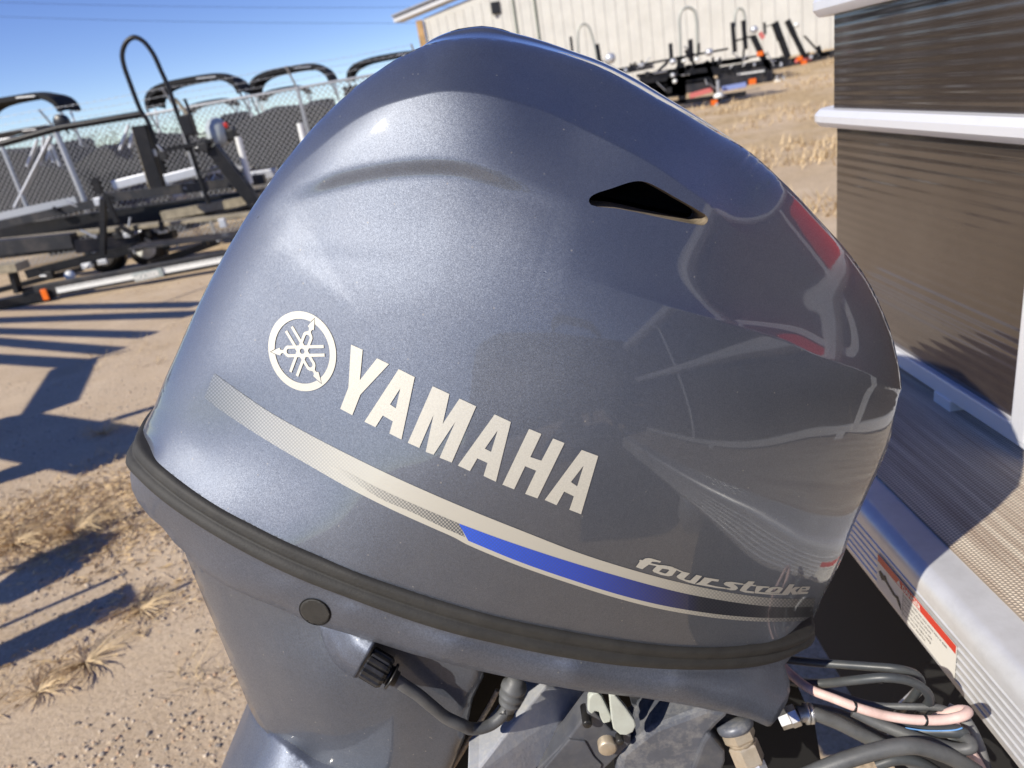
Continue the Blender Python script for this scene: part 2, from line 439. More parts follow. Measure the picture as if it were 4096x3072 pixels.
CREASE4 = spline([(2000, 1075), (2200, 1098), (2400, 1140), (2600, 1203), (2799, 1263), (2932, 1303), (3150, 1369), (3263, 1422), (3495, 1505), (3640, 1572)], 4)
EDGE_R = [(0, 110, .020), (4, 150, .024), (12, 190, .030), (18, 150, .026), (20, 60, .009), (22, 40, .006), (30, 40, .006), (34, 90, .015), (40, 190, .030), (43, 170, .026), (45, 200, .034), (50, 240, .044), (57, 200, .036)]
def cowl_Y(P):
    P = np.asarray(P, float)
    Y = BASE_Y(P)
    # arch crease: above it the shell falls back towards the crown
    d, par, sd = seg_dist(P, CREASE1); above = np.where(sd < 0, d, 0.0)
    wt = smooth01(par, 0, 24) * (1 - smooth01(par, len(CREASE1) - 12, len(CREASE1) - 1))
    Y = Y + 0.00019 * wt * (np.sqrt(above ** 2 + 4 ** 2) - 4)
    # soft ledge running back from the vent
    d, par, sd = seg_dist(P, CREASE2); below = np.where(sd > 0, d, 0.0)
    wt = smooth01(par, 0, 9) * (1 - smooth01(par, len(CREASE2) - 11, len(CREASE2) - 1))
    Y = Y + 0.0046 * wt * smooth01(below, 0, 95) * (1 - smooth01(below, 90, 620))
    d, par, sd = seg_dist(P, CREASE3); below = np.where(sd > 0, d, 0.0)
    endf = np.where((par >= len(CREASE3) - 1.001) | (par < 0.001), np.exp(-(d / 120.0) ** 2), 1.0)
    Y = Y + 0.0004 * endf * smooth01(par, 0, 6) * (1 - smooth01(par, len(CREASE3) - 12, len(CREASE3) - 1)) * smooth01(below, 0, 80) * np.exp(-np.maximum(below - 70, 0) / 150.0)
    d, par, sd = seg_dist(P, CREASE4); above = np.where(sd < 0, d, 0.0)
    wt = smooth01(par, 2, 22)
    Y = Y + 0.00013 * wt * (np.sqrt(above ** 2 + 4 ** 2) - 4) * np.exp(-above / 160.0)
    # roll-over towards the outline
    d, par, sd = seg_dist(P, ARCH)
    rw = np.interp(par, [e[0] for e in EDGE_R], [e[1] for e in EDGE_R]); Rr = np.interp(par, [e[0] for e in EDGE_R], [e[2] for e in EDGE_R])
    t = np.clip(d / rw, 0, 1)
    Y = Y + Rr * (1 - np.sqrt(np.maximum(0, 1 - (1 - t) ** 2)))
    return np.minimum(Y, YC - 0.012)

def hexgrid(poly, step):
    poly = np.asarray(poly); x0, y0 = poly.min(0); x1, y1 = poly.max(0)
    pts = []; row = 0; y = y0
    while y < y1:
        xs = np.arange(x0 + (step / 2 if row % 2 else 0), x1, step)
        pts.append(np.c_[xs, np.full(len(xs), y)]); y += step * 0.866; row += 1
    pts = np.vstack(pts)
    return pts[inside(pts, poly)]

def cdt(points, loops, keep):
    """constrained Delaunay: points + closed loops; keep(centroids)->mask"""
    V = [Vector(p) for p in points]; E = []
    for lp in loops:
        n = len(V); V += [Vector(p) for p in lp]; m = len(lp)
        E += [(n + i, n + (i + 1) % m) for i in range(m)]
    r = delaunay_2d_cdt(V, E, [], 0, 1e-3)
    P = np.array([tuple(v) for v in r[0]]); F = np.array([tuple(f) for f in r[2]])
    c = P[F].mean(1); F = F[keep(c)]
    a = P[F[:, 1]] - P[F[:, 0]]; b = P[F[:, 2]] - P[F[:, 0]]
    cr2 = a[:, 0] * b[:, 1] - a[:, 1] * b[:, 0]; ok = np.abs(cr2) > 0.4
    F = F[ok]; fl = cr2[ok] > 0                # drop needle triangles along straight edges
    F[fl] = F[fl][:, ::-1]                     # photo y runs down: make normals face the photographer
    used = np.unique(F); mp = -np.ones(len(P), int); mp[used] = np.arange(len(used))
    return P[used], mp[F]

def boundary_edges(F):
    cnt = {}
    for f in F:
        for i in range(3):
            a, b = int(f[i]), int(f[(i + 1) % 3]); cnt[(a, b)] = cnt.get((a, b), 0) + 1
    return [e for e in cnt if (e[1], e[0]) not in cnt]

def shell(name, outline, yf, material, parent, step=14, holes=(), rings=(), close='mirror', rows=5, back=None, bulge=1.0, extra=None, smooth_angle=None):
    """a skin seen from the photographer's side, closed by its mirror image about the motor's centre plane (or a back plane)"""
    outline = np.asarray(outline, float)
    pts = hexgrid(outline, step)
    d, _, _ = seg_dist(pts, outline, True); pts = pts[d > step * 0.45]
    if extra is not None: pts = np.vstack([pts, extra[inside(extra, outline)]])
    for h in holes:
        dh, _, _ = seg_dist(pts, h, True); pts = pts[(dh > step * 0.4) & ~inside(pts, h)]
    loops = [resample(outline, step, True)] + [resample(h, step * 0.6, True) for h in holes]
    def keep(c):
        k = inside(c, outline)
        for h in holes: k &= ~inside(c, h)
        return k
    P, F = cdt(pts, loops, keep)
    Y = yf(P); V3 = at(P, Y); n = len(P)
    be = boundary_edges(F); hole_v = set()
    for h in holes:
        dh, _, _ = seg_dist(P, h, True); hole_v |= set(np.where(dh < 0.5)[0].tolist())
    V = [v for v in V3]; FF = [tuple(f) for f in F]
    if close:
        yb = (2 * YC - Y) if close == 'mirror' else (np.full(n, back) if np.isscalar(back) else Y + back[0])
        B3 = V3.copy(); B3[:, 1] = yb
        V += [v for v in B3]; FF += [tuple(int(i) + n for i in f[::-1]) for f in F]
        r = rays(P); r = r / r[:, 1:2]; chain = {}
        bv = sorted({i for e in be for i in e if not (e[0] in hole_v and e[1] in hole_v)})
        for i in bv:
            gap = yb[i] - Y[i]; ids = [i]
            for k in range(1, rows + 1):
                t = k / (rows + 1); q = V3[i].copy(); q[1] = Y[i] + gap * t
                q[0] += bulge * r[i, 0] * gap * t * (1 - t); q[2] += bulge * r[i, 2] * gap * t * (1 - t)
                V.append(q); ids.append(len(V) - 1)
            ids.append(i + n); chain[i] = ids
        for a, b in be:
            if a in hole_v and b in hole_v: continue
            ca, cb = chain[a], chain[b]
            for k in range(len(ca) - 1): FF.append((cb[k], ca[k], ca[k + 1], cb[k + 1]))
    me = raw_mesh(name, V, FF)
    if smooth_angle: me.set_sharp_from_angle(angle=math.radians(smooth_angle))
    return link(name, me, material, parent), (P, F, V3, be, hole_v)

MOTOR = thing('outboard_motor', 'large grey blue outboard motor with cream lettering tilted on the boat stern', 'outboard motor', (-0.05, YC, 0.0))

VENT = np.array(spline(crop(2200, 600, 2.765, [(480, 495), (430, 550), (455, 608), (760, 650), (1300, 765), (1600, 822), (1700, 832), (1745, 790), (1740, 740), (1620, 655), (1400, 530), (1180, 405), (1080, 360), (985, 343), (880, 358), (680, 425)]), 3, True))
_ring = []
_arcs = resample(ARCHS, 13)
_c = np.array([2000, 1500])
for off in (2, 5, 9, 14, 20, 28, 38, 50, 64):
    q = _arcs.copy(); tn = np.gradient(q, axis=0); nn = np.c_[-tn[:, 1], tn[:, 0]]; nn /= np.linalg.norm(nn, axis=1)[:, None]
    sg = np.sign(((_c - q) * nn).sum(1))[:, None]; q = q + nn * sg * off; _ring.append(q)
for cv_, sp_ in ((CREASE1, 10), (CREASE4, 10)):
    q0 = resample(cv_, sp_); tn = np.gradient(q0, axis=0); nn = np.c_[-tn[:, 1], tn[:, 0]]; nn /= np.linalg.norm(nn, axis=1)[:, None]
    for off in (-13, -7, -3, 0, 3, 7, 13): _ring.append(q0 + nn * off)
_ring = np.vstack(_ring)
cowl, CW = shell('cowling', OUT_COWL, cowl_Y, MT['paint'], MOTOR, step=15, holes=[VENT], extra=_ring, rows=8)

# vent: duct walls running inwards from the rim, and the dark duct behind
P, F, V3, be, hv = CW
ch = {}; V = []; FF = []
for a, b in be:
    if a in hv and b in hv:
        for i in (a, b):
            if i not in ch:
                ch[i] = len(V)
                p = V3[i]
                V += [p + np.array([0, .0004, 0]), p + np.array([0, .004, -.0005]), p + np.array([-.001, .02, -.001]), p + np.array([-.002, .043, .000])]
        for k in range(3): FF.append((ch[b] + k, ch[a] + k, ch[a] + k + 1, ch[b] + k + 1))
vd = link('vent_duct', raw_mesh('vent_duct', V, FF), MT['dusty'], cowl)
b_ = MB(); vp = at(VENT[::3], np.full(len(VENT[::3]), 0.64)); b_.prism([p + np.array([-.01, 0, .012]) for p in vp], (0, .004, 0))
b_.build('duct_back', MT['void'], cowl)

# crown: the raised rim and dark spine that show above the shell
CROWN_OUT = crop(1500, 50, 2.765, [(522, 376), (640, 290), (830, 210), (1000, 170), (1180, 149), (1350, 170), (1490, 212), (1700, 265), (1900, 325), (2200, 430)]) + crop(2200, 0, 1.843, [(350, 440), (600, 560), (850, 710), (1080, 850), (1250, 960), (1450, 1100)])
CROWN_IN = [(1689, 187)] + TOPB[:-1] + [(2985, 600)]
co = resample(spline(CROWN_OUT, 6), 12); ci = resample(spline(CROWN_IN, 6), 12)
def par_pts(c, n):
    s = np.r_[0, np.cumsum(np.linalg.norm(np.diff(c, axis=0), axis=1))]; t = np.linspace(0, s[-1], n)
    return np.c_[np.interp(t, s, c[:, 0]), np.interp(t, s, c[:, 1])]
nU = 150; co = par_pts(co, nU); ci = par_pts(ci, nU)
rows_ = []
for v, yy in [(-0.30, .669), (-0.03, .669), (0.02, .671), (0.15, .682), (0.30, .693), (0.45, .702), (0.56, .7065), (0.63, .7078), (0.8, .710), (0.92, .716), (1.0, .728)]:
    q = ci + (co - ci) * v
    rows_.append(at(q, np.full(nU, yy)))
rows_ = rows_ + [np.c_[r[:, 0], 2 * YC - r[:, 1], r[:, 2]] for r in rows_[::-1]]
V = np.vstack(rows_); FF = []
for j in range(len(rows_) - 1):
    for i in range(nU - 1):
        a = j * nU + i; FF.append((a, a + 1, a + 1 + nU, a + nU))
link('crown_rim', raw_mesh('crown_rim', V, FF), MT['paint'], cowl)
b_ = MB()
cap = crop(1500, 50, 2.765, [(835, 207), (920, 180), (1050, 160), (1180, 147), (1300, 160), (1400, 180), (1490, 211), (1300, 192), (1050, 186)])
b_.prism(at(cap, np.full(len(cap), .724)), (0, .02, 0)); b_.build('top_badge', MT['black_plastic'], cowl)

# --- rubber seal: a closed loop in the tilted plane between the two cowlings
def seal_loop(P, dk, ext_l, ext_r):
    Y = seal_Y(P, dk); Q = at(P, Y)
    fr = [q for q in Q]
    zf = lambda x: EYE[2] + SEAL_M * x + SEAL_K + dk
    l0, r0 = Q[0], Q[-1]
    le = [np.array([l0[0] - a, y, zf(l0[0] - a)]) for a, y in ext_l]
    re = [np.array([r0[0] + a, y, zf(r0[0] + a)]) for a, y in ext_r]
    half = le[::-1] + fr + re
    mir = [np.array([q[0], 2 * YC - q[1], q[2]]) for q in half[::-1]]
    return spline(half + mir, 5, True)
SEAL_BOT = [(520, 1867), (568, 1926), (636, 1989), (726, 2057), (862, 2143), (997, 2220), (1133, 2288), (1268, 2346), (1404, 2396), (1598, 2468), (1800, 2531), (2017, 2582), (2234, 2626), (2451, 2658), (2668, 2674), (2885, 2674), (3000, 2666), (3088, 2645), (3176, 2604), (3234, 2563)]
_b = A1(1800, 2531, 0.497) - EYE; SEAL_DK = (_b[2] - SEAL_M * _b[0]) - SEAL_K
lt = seal_loop(SEAL_TOP, 0, [(.008, .65), (.012, .69)], [(.008, .64), (.013, .69)])
lb = seal_loop(SEAL_BOT, SEAL_DK, [(.004, .67), (.006, .70)], [(.006, .66), (.010, .70)])
def loop_n(L, n):
    L = np.vstack([L, L[:1]]); s = np.r_[0, np.cumsum(np.linalg.norm(np.diff(L, axis=0), axis=1))]; t = np.linspace(0, s[-1], n, endpoint=False)
    return np.stack([np.interp(t, s, L[:, k]) for k in range(3)], 1)
nS = 320
cen = np.array([lt[:, 0].mean(), YC, 0])
def polar(L):
    a = np.arctan2(L[:, 1] - YC, (L[:, 0] - cen[0]) * 0.55); o = np.argsort(a); a, L = a[o], L[o]
    t = np.linspace(-math.pi, math.pi, nS, endpoint=False)
    return np.stack([np.interp(t, a, L[:, k], period=2 * math.pi) for k in range(3)], 1)
lt, lb = polar(lt), polar(lb)
tn = np.roll(lt, -1, 0) - np.roll(lt, 1, 0); nr = np.cross(tn, UPV); nr /= np.linalg.norm(nr, axis=1)[:, None]
if (nr[:, :2] * (lt - cen)[:, :2]).sum() < 0: nr = -nr
prof = [(-.15, -.010), (-.115, .0002), (-.085, .0036), (.02, .0044), (.08, .0046), (.2, .0042), (.3, .0042), (.35, .0028), (.40, .0042), (.48, .0060), (.62, .0066), (.78, .0058), (.87, .0040), (.93, .001), (1.02, -.01)]
V = []; FF = []
for v, off in prof:
    V += list(lt + (lb - lt) * v + nr * off)
for j in range(len(prof) - 1):
    for i in range(nS):
        a = j * nS + i; b = j * nS + (i + 1) % nS; FF.append((a, b, b + nS, a + nS))
link('rubber_seal', raw_mesh('rubber_seal', V, FF), MT['rubber'], MOTOR)

# --- lower cowling
LOW_LEFT = [(522, 1868), (520, 1907), (527, 1957), (551, 2007), (597, 2066), (651, 2111), (696, 2170), (735, 2206)]
LOW_BOT = [(816, 2288), (907, 2345), (1020, 2396), (1133, 2440), (1203, 2474), (1290, 2506), (1395, 2536), (1505, 2570), (1645, 2615), (1808, 2658), (1908, 2682), (2125, 2729), (2342, 2767), (2560, 2790), (2722, 2816), (2885, 2848), (3000, 2876)]
LOW_TIP = [(3068, 2906), (3082, 2905), (3111, 2873), (3149, 2809), (3160, 2762), (3158, 2721), (3138, 2662), (3185, 2600)]
up_in = [(x, y - 34) for x, y in SEAL_BOT]
OUT_LOW = np.array(list(spline(up_in[1:], 2)) + LOW_TIP[::-1] + LOW_BOT[::-1] + LOW_LEFT[::-1])
lp = []; lv = []
for p, v in zip(SEAL_BOT, seal_Y(SEAL_BOT, SEAL_DK)): lp.append(p); lv.append(v + .009)
for x, y, v in [(520,1907,.640),(551,2007,.640),(651,2111,.640),(735,2206,.635),(907,2345,.580),(1133,2440,.547),(1395,2536,.528),(1645,2615,.516),(1908,2682,.510),(2342,2767,.512),(2560,2790,.518),(2722,2816,.527),(3000,2876,.540),
                (3082,2905,.545),(3149,2809,.568),(3158,2721,.588),(3138,2662,.600),(1404,2450,.514),(1133,2360,.532),(1800,2590,.502),(2300,2690,.502),(2722,2740,.517),(2950,2760,.541)]: lp.append((x, y)); lv.append(v)
LOW_F = tps(lp, lv, 0.02)
def low_Y(P):
    Y = LOW_F(P)
    d, par, sd = seg_dist(P, LOW_LEFT + LOW_BOT[:4])
    t = np.clip(d / 70, 0, 1); Y = Y + .012 * (1 - np.sqrt(np.maximum(0, 1 - (1 - t) ** 2)))
    d, par, sd = seg_dist(P, LOW_BOT[3:] + LOW_TIP[:2])
    t = np.clip(d / 26, 0, 1); Y = Y + .005 * (1 - np.sqrt(np.maximum(0, 1 - (1 - t) ** 2)))
    dt, _, _ = seg_dist(P, SEAL_BOT); db, _, _ = seg_dist(P, LOW_LEFT + LOW_BOT + LOW_TIP[:2]); vv = dt / np.maximum(dt + db, 1)
    Y = Y - .0046 * np.sin(math.pi * np.clip(vv * .85, 0, 1)) * smooth01(dt + db, 30, 110)
    return np.minimum(Y, YC - .02)
low, LW = shell('lower_cowling', OUT_LOW, low_Y, MT['paint_low'], MOTOR, step=18, rows=4, bulge=0.4)
# round plug
pl = [(1260 + 62 * math.cos(a) * 0.93 - 13 * math.sin(a), 2448 + 45 * math.sin(a) + 22 * math.cos(a)) for a in np.linspace(0, 2 * math.pi, 40, endpoint=False)]
def patch(name, poly, yf, material, parent, lift=0.0006, step=14, thick=None, uv=False, loops=None, keepf=None):
    """a thin sheet laid on a surface given by yf"""
    loops = loops or [resample(poly, step, True)]
    allp = np.vstack(loops)
    hull = np.array([(allp[:, 0].min() - 1, allp[:, 1].min() - 1), (allp[:, 0].max() + 1, allp[:, 1].min() - 1), (allp[:, 0].max() + 1, allp[:, 1].max() + 1), (allp[:, 0].min() - 1, allp[:, 1].max() + 1)])
    g = hexgrid(hull, step)
    if keepf is None: keepf = lambda c: inside(c, poly)
    g = g[keepf(g)]
    for lp_ in loops:
        dd, _, _ = seg_dist(g, lp_, True); g = g[dd > step * .38]
    P, F = cdt(g, loops, keepf)
    Y = yf(P) * (1 - lift); V3 = at(P, Y); V = list(V3); FF = [tuple(f) for f in F]
    if thick:
        n = len(P); r = rays(P); r /= np.linalg.norm(r, axis=1)[:, None]
        V += list(V3 + r * thick); 
        for a, b in boundary_edges(F): FF.append((b, a, a + n, b + n))
    me = raw_mesh(name, V, FF)
    if uv:
        ul = me.uv_layers.new(name='UVMap'); idx = np.empty(len(me.loops), np.int32); me.loops.foreach_get('vertex_index', idx)
        uvp = np.vstack([P, P]) if thick else P
        ul.data.foreach_set('uv', (uvp[idx] / 1000.0).astype(np.float32).ravel())
    return link(name, me, material, parent)
patch('plug_recess', np.array([(1262 + (x - 1262) * 1.09, 2450 + (y - 2450) * 1.09) for x, y in pl]), low_Y, MT['void'], low, 0.0012, 10)
patch('round_plug', np.array(pl), lambda P: low_Y(P) - 0.0016, MT['rubber'], low, 0.0, 10, thick=.006)

# --- decals
UVK = 1000.0
LET = dict(Y=([(200,55),(290,95),(268,328),(400,160),(492,205),(272,440),(210,598),(117,548),(180,385)], None),
    A=([(567,243),(690,305),(588,785),(495,738),(522,645),(445,600),(388,690),(303,648)], [(580,390),(545,545),(500,515)]),
    M=([(828,375),(957,435),(905,665),(1035,470),(1163,530),(975,962),(882,925),(1003,648),(835,902),(775,880),(835,595),(725,850),(637,810)], None),
    A2=([(1305,592),(1430,650),(1315,1110),(1220,1065),(1250,965),(1172,930),(1115,1028),(1022,985)], [(1328,715),(1278,880),(1230,855)]),
    H=([(1570,703),(1665,742),(1580,920),(1665,948),(1755,777),(1843,812),(1635,1238),(1540,1203),(1625,1025),(1540,990),(1455,1168),(1365,1132)], None),
    A3=([(1975,865),(2102,912),(1970,1360),(1880,1325),(1915,1222),(1840,1185),(1782,1290),(1690,1250)], [(1990,985),(1940,1145),(1892,1112)]))
for k, (o_, h_) in LET.items():
    o_ = np.array(crop(1300, 1350, 1.9235, o_)); lps = [resample(o_, 16, True)]
    h2 = None
    if h_: h2 = np.array(crop(1300, 1350, 1.9235, h_)); lps.append(resample(h2, 16, True))
    patch('letter', o_, cowl_Y, MT['cream'], cowl, 0.0013, 16, loops=lps, keepf=(lambda c, o_=o_, h2=h2: inside(c, o_) & (~inside(c, h2) if h2 is not None else True)))
def e2(r, w):
    """emblem plane (r towards the first fork tip, w across) -> photo pixel"""
    U = np.array([-520., 10.]); Vv = np.array([-66., -618.]); q = np.array([742., 850.]) + r * U + w * Vv
    return (1030 + q[0] / 4.149, 1200 + q[1] / 4.149)
def emb(poly, k):
    c, s = math.cos(k * 2 * math.pi / 3), math.sin(k * 2 * math.pi / 3)
    return np.array([e2(r * c - w_ * s, r * s + w_ * c) for r, w_ in poly])
circ = lambda R, n: np.array([e2(R * math.cos(t), R * math.sin(t)) for t in np.linspace(0, 2 * math.pi, n, endpoint=False)])
fork = [(1, 0), (.86, .055), (.71, .105), (.69, .055), (.62, .035), (.585, .06), (.53, .125), (.47, .157), (-.70, .157), (-.70, .073), (.44, .073), (.485, .045), (.495, 0), (.485, -.045), (.44, -.073), (-.70, -.073), (-.70, -.157), (.47, -.157), (.53, -.125), (.585, -.06), (.62, -.035), (.69, -.055), (.71, -.105), (.86, -.055)]
tipx = [(1.03, 0), (.87, .072), (.70, .13), (.70, -.13), (.87, -.072)]
FK = [emb(fork, k) for k in range(3)]; TX = [emb(tipx, k) for k in range(3)]
c_o, c_i, c_h, c_hub = circ(1.075, 80), circ(.872, 72), circ(.072, 24), circ(.14, 24)
def emb_keep(c):
    ring = inside(c, c_o) & ~inside(c, c_i)
    for t in TX: ring &= ~inside(c, t)
    fk = np.zeros(len(c), bool)
    for f in FK: fk |= inside(c, f)
    fk |= inside(c, c_hub)
    return (ring | (fk & ~inside(c, c_h)))
patch('emblem', None, cowl_Y, MT['cream'], cowl, 0.0013, 12, loops=[c_o, c_i, c_h, c_hub] + FK + TX, keepf=emb_keep)
FS = [([(120,187),(163,128),(155,118),(172,106),(192,114),(225,93),(262,88),(300,95),(400,125),(388,140),(340,130),(305,128),(280,146),(375,165),(360,180),(265,160),(190,213)], None),
 ([(365,165),(440,170),(520,185),(560,205),(570,225),(520,285),(480,290),(400,275),(320,245),(303,228),(320,205)], [(415,205),(480,215),(490,225),(455,258),(440,260),(380,240),(380,235)]),
 ([(560,203),(640,238),(718,258),(655,315),(660,325),(720,338),(790,275),(852,290),(770,378),(700,358),(600,320),(570,298),(575,285),(625,248),(565,220)], None),
 ([(880,302),(960,315),(1042,328),(1030,350),(962,342),(905,378),(1000,400),(1110,418),(1120,432),(1000,418),(880,396),(776,378),(830,352)], None),
 ([(1120,352),(1180,352),(1310,372),(1300,386),(1200,375),(1240,405),(1250,425),(1220,445),(1170,445),(1122,433),(1118,421),(1165,425),(1170,418),(1100,385),(1092,370)], None),
 ([(1368,345),(1437,350),(1408,382),(1452,388),(1445,402),(1390,398),(1345,440),(1345,450),(1430,460),(1425,480),(1330,470),(1270,450),(1270,440),(1312,390),(1306,380),(1330,376)], None),
 ([(1455,395),(1600,405),(1590,420),(1530,418),(1475,462),(1540,470),(1600,478),(1790,485),(1780,499),(1600,493),(1432,478),(1434,461)], None),
 ([(1640,408),(1720,410),(1750,425),(1704,478),(1596,475),(1542,467),(1592,421)], [(1655,425),(1690,425),(1695,432),(1650,464),(1615,462),(1612,458)]),
 ([(1820,378),(1875,380),(1845,430),(1880,408),(1945,408),(1882,445),(1915,490),(1850,492),(1832,460),(1800,498),(1735,482)], None),
 ([(1960,405),(2050,405),(2035,440),(2010,448),(1955,450),(1950,458),(2030,462),(2015,485),(1920,490),(1900,470),(1940,420)], [(1965,420),(2005,420),(1995,433),(1955,435)])]
for o_, h_ in FS:
    o_ = np.array(crop(2500, 2200, 2.765, o_)); lps = [resample(o_, 9, True)]; h2 = None
    if h_: h2 = np.array(crop(2500, 2200, 2.765, h_)); lps.append(resample(h2, 9, True))
    patch('script_letter', o_, cowl_Y, MT['cream'], cowl, 0.0013, 12, loops=lps, keepf=(lambda c, o_=o_, h2=h2: inside(c, o_) & (~inside(c, h2) if h2 is not None else True)))

# stripe: printed halftone band with the blue inlay
top_e = crop(750, 1100, 1.2289, [(130,483),(250,570),(400,672),(600,785),(800,888),(1000,985),(1200,1075),(1400,1160),(1650,1260)]) + crop(1700, 2000, 1.3012, [(800,275),(1100,370),(1350,435),(1600,485),(1800,510),(1950,515),(2030,512)])
bl_b = crop(1700, 2000, 1.3012, [(225,212),(500,325),(800,428),(1000,490),(1200,541),(1400,578),(1600,603),(1800,614),(2020,608)])
bot_e = crop(750, 1100, 1.2289, [(82,603),(150,655),(300,757),(450,850),(600,937),(780,1040),(1000,1151),(1200,1241),(1310,1290)]) + [(x - 5, y + 15) for x, y in bl_b]
STRIPE = np.vstack([spline(top_e, 5), spline(bot_e, 5)[::-1]])
bl_t = crop(1700, 2000, 1.3012, [(175,122),(400,205),(700,305),(1000,395),(1300,475),(1500,515),(1700,545),(1850,558),(2020,556)])
BLUE = np.vstack([spline(bl_t, 5), spline(bl_b, 5)[::-1]])
hg_t = crop(750, 1100, 1.2289, [(690,938),(760,958),(900,1030),(1050,1100),(1200,1165),(1335,1222)])
hg_b = crop(750, 1100, 1.2289, [(692,940),(800,1005),(950,1100),(1100,1165),(1250,1238),(1362,1288)])
HALF = np.vstack([spline(hg_t, 5), spline(hg_b, 5)[::-1]])
def print_mat(name, stops, dots, rough=0.4, metal=0.2):
    """flat print whose ink changes along the band, with a halftone dot screen"""
    m = bpy.data.materials.new(name); m.use_nodes = True; nt = m.node_tree; N = nt.nodes; Lk = nt.links; b = N['Principled BSDF']
    uv = N.new('ShaderNodeUVMap'); sp = N.new('ShaderNodeSeparateXYZ'); Lk.new(uv.outputs[0], sp.inputs[0])
    rp = N.new('ShaderNodeValToRGB'); mr = N.new('ShaderNodeMapRange'); mr.inputs[1].default_value = 0.8; mr.inputs[2].default_value = 3.3
    Lk.new(sp.outputs[0], mr.inputs[0]); Lk.new(mr.outputs[0], rp.inputs[0])
    el = rp.color_ramp.elements
    while len(el) < len(stops): el.new(0.5)
    for e, (x, c) in zip(el, stops): e.position = (x / 1000.0 - 0.8) / 2.5; e.color = (*c, 1)
    mp = N.new('ShaderNodeMapping'); mp.inputs['Scale'].default_value = (95, 95, 95); mp.inputs['Rotation'].default_value = (0, 0, 0.75); Lk.new(uv.outputs[0], mp.inputs[0])
    vo = N.new('ShaderNodeTexVoronoi'); vo.inputs['Scale'].default_value = 1.0; vo.inputs['Randomness'].default_value = 0.0; Lk.new(mp.outputs[0], vo.inputs['Vector'])
    dm = N.new('ShaderNodeMapRange'); dm.inputs[1].default_value = 0.25; dm.inputs[2].default_value = 0.5; Lk.new(vo.outputs['Distance'], dm.inputs[0])
    dr = N.new('ShaderNodeValToRGB'); Lk.new(mr.outputs[0], dr.inputs[0]); el = dr.color_ramp.elements
    while len(el) < len(dots): el.new(0.5)
    for e, (x, c) in zip(el, dots): e.position = (x / 1000.0 - 0.8) / 2.5; e.color = (c, c, c, 1)
    mu = N.new('ShaderNodeMath'); mu.operation = 'MULTIPLY'; Lk.new(dm.outputs[0], mu.inputs[0]); Lk.new(dr.outputs[0], mu.inputs[1])
    mx = N.new('ShaderNodeMix'); mx.data_type = 'RGBA'; mx.inputs[7].default_value = (0.06, 0.07, 0.085, 1)
    Lk.new(rp.outputs[0], mx.inputs[6]); Lk.new(mu.outputs[0], mx.inputs[0]); Lk.new(mx.outputs[2], b.inputs['Base Color'])
    b.inputs['Roughness'].default_value = rough; b.inputs['Metallic'].default_value = metal; b.inputs['Coat Weight'].default_value = 0.4; b.inputs['Coat Roughness'].default_value = 0.03
    return m
cr_ = (0.54, 0.52, 0.445)
MT['stripe'] = print_mat('cream halftone stripe', [(800, (.20, .22, .25)), (1050, (.45, .45, .42)), (1350, cr_), (3000, (.5, .48, .41)), (3250, (.2, .2, .18))], [(800, .6), (1000, .5), (1350, .2), (1500, 0.0), (2600, 0.0), (2900, .4), (3250, .8)])
MT['blue'] = print_mat('blue printed inlay', [(1850, (.025, .10, .62)), (2300, (.018, .06, .45)), (2650, (.012, .022, .14)), (2800, (.008, .01, .022)), (3250, (.006, .007, .01))], [(1850, .35), (3250, .3)], metal=0.0)
MT['halfgrey'] = print_mat('grey halftone inlay', [(1300, cr_), (1450, (.52, .50, .43)), (1850, (.36, .35, .31))], [(1300, 0.0), (1500, .5), (1850, .95)])
patch('stripe', STRIPE, cowl_Y, MT['stripe'], cowl, 0.0010, 16, uv=True)
patch('stripe_inlay', BLUE, cowl_Y, MT['blue'], cowl, 0.0015, 16, uv=True)
patch('stripe_shade', HALF, cowl_Y, MT['halfgrey'], cowl, 0.0015, 16, uv=True)

# --- drive leg, bracket and fittings below the cowling
k9 = lambda pts: crop(900, 2300, 2.1476, pts)
k18 = lambda pts: crop(1800, 2300, 1.843, pts)
k26 = lambda pts: crop(2600, 2650, 3.16, pts)
k30 = lambda pts: crop(3000, 2100, 1.707, pts)
APR = np.array([(735, 2200), (900, 2300), (1100, 2395), (1290, 2470), (1500, 2535), (1750, 2610), (1900, 2650), (1935, 2705), (1892, 2794), (1859, 2952), (1812, 3072), (1740, 3300), (1500, 3300), (1226, 3064), (1086, 2952), (1030, 2891), (1006, 2849), (982, 2794), (936, 2682), (885, 2561), (819, 2407), (768, 2283)])
af = tps([(741,2224),(819,2407),(936,2682),(1006,2849),(1226,3064),(1500,3300),(900,2310),(1290,2480),(1750,2620),(1300,2750),(1100,2650),(1600,2800),(1850,2850),(1800,3072),(1500,3000),(1740,3300)],
         [.655,.645,.630,.618,.585,.565,.617,.573,.558,.556,.585,.548,.556,.556,.556,.560], .001)
def apr_Y(P):
    Y = af(P); d, par, sd = seg_dist(P, [(768, 2283), (819, 2407), (885, 2561), (936, 2682), (982, 2794), (1006, 2849)])
    t = np.clip(d / 90, 0, 1); Y = Y + .014 * (1 - np.sqrt(np.maximum(0, 1 - (1 - t) ** 2)))
    d, par, sd = seg_dist(P, [(1935, 2705), (1892, 2794), (1859, 2952), (1812, 3072), (1740, 3300)])
    t = np.clip(d / 50, 0, 1); Y = Y + .010 * (1 - np.sqrt(np.maximum(0, 1 - (1 - t) ** 2)))
    return np.minimum(Y, .70)
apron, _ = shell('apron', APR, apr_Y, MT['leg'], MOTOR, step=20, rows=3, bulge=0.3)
LDG = np.array([(1000, 2838), (1035, 2885), (1090, 2940), (1240, 3058), (1520, 3290), (1300, 3420), (780, 3330), (850, 3175), (899, 3068), (954, 2952)])
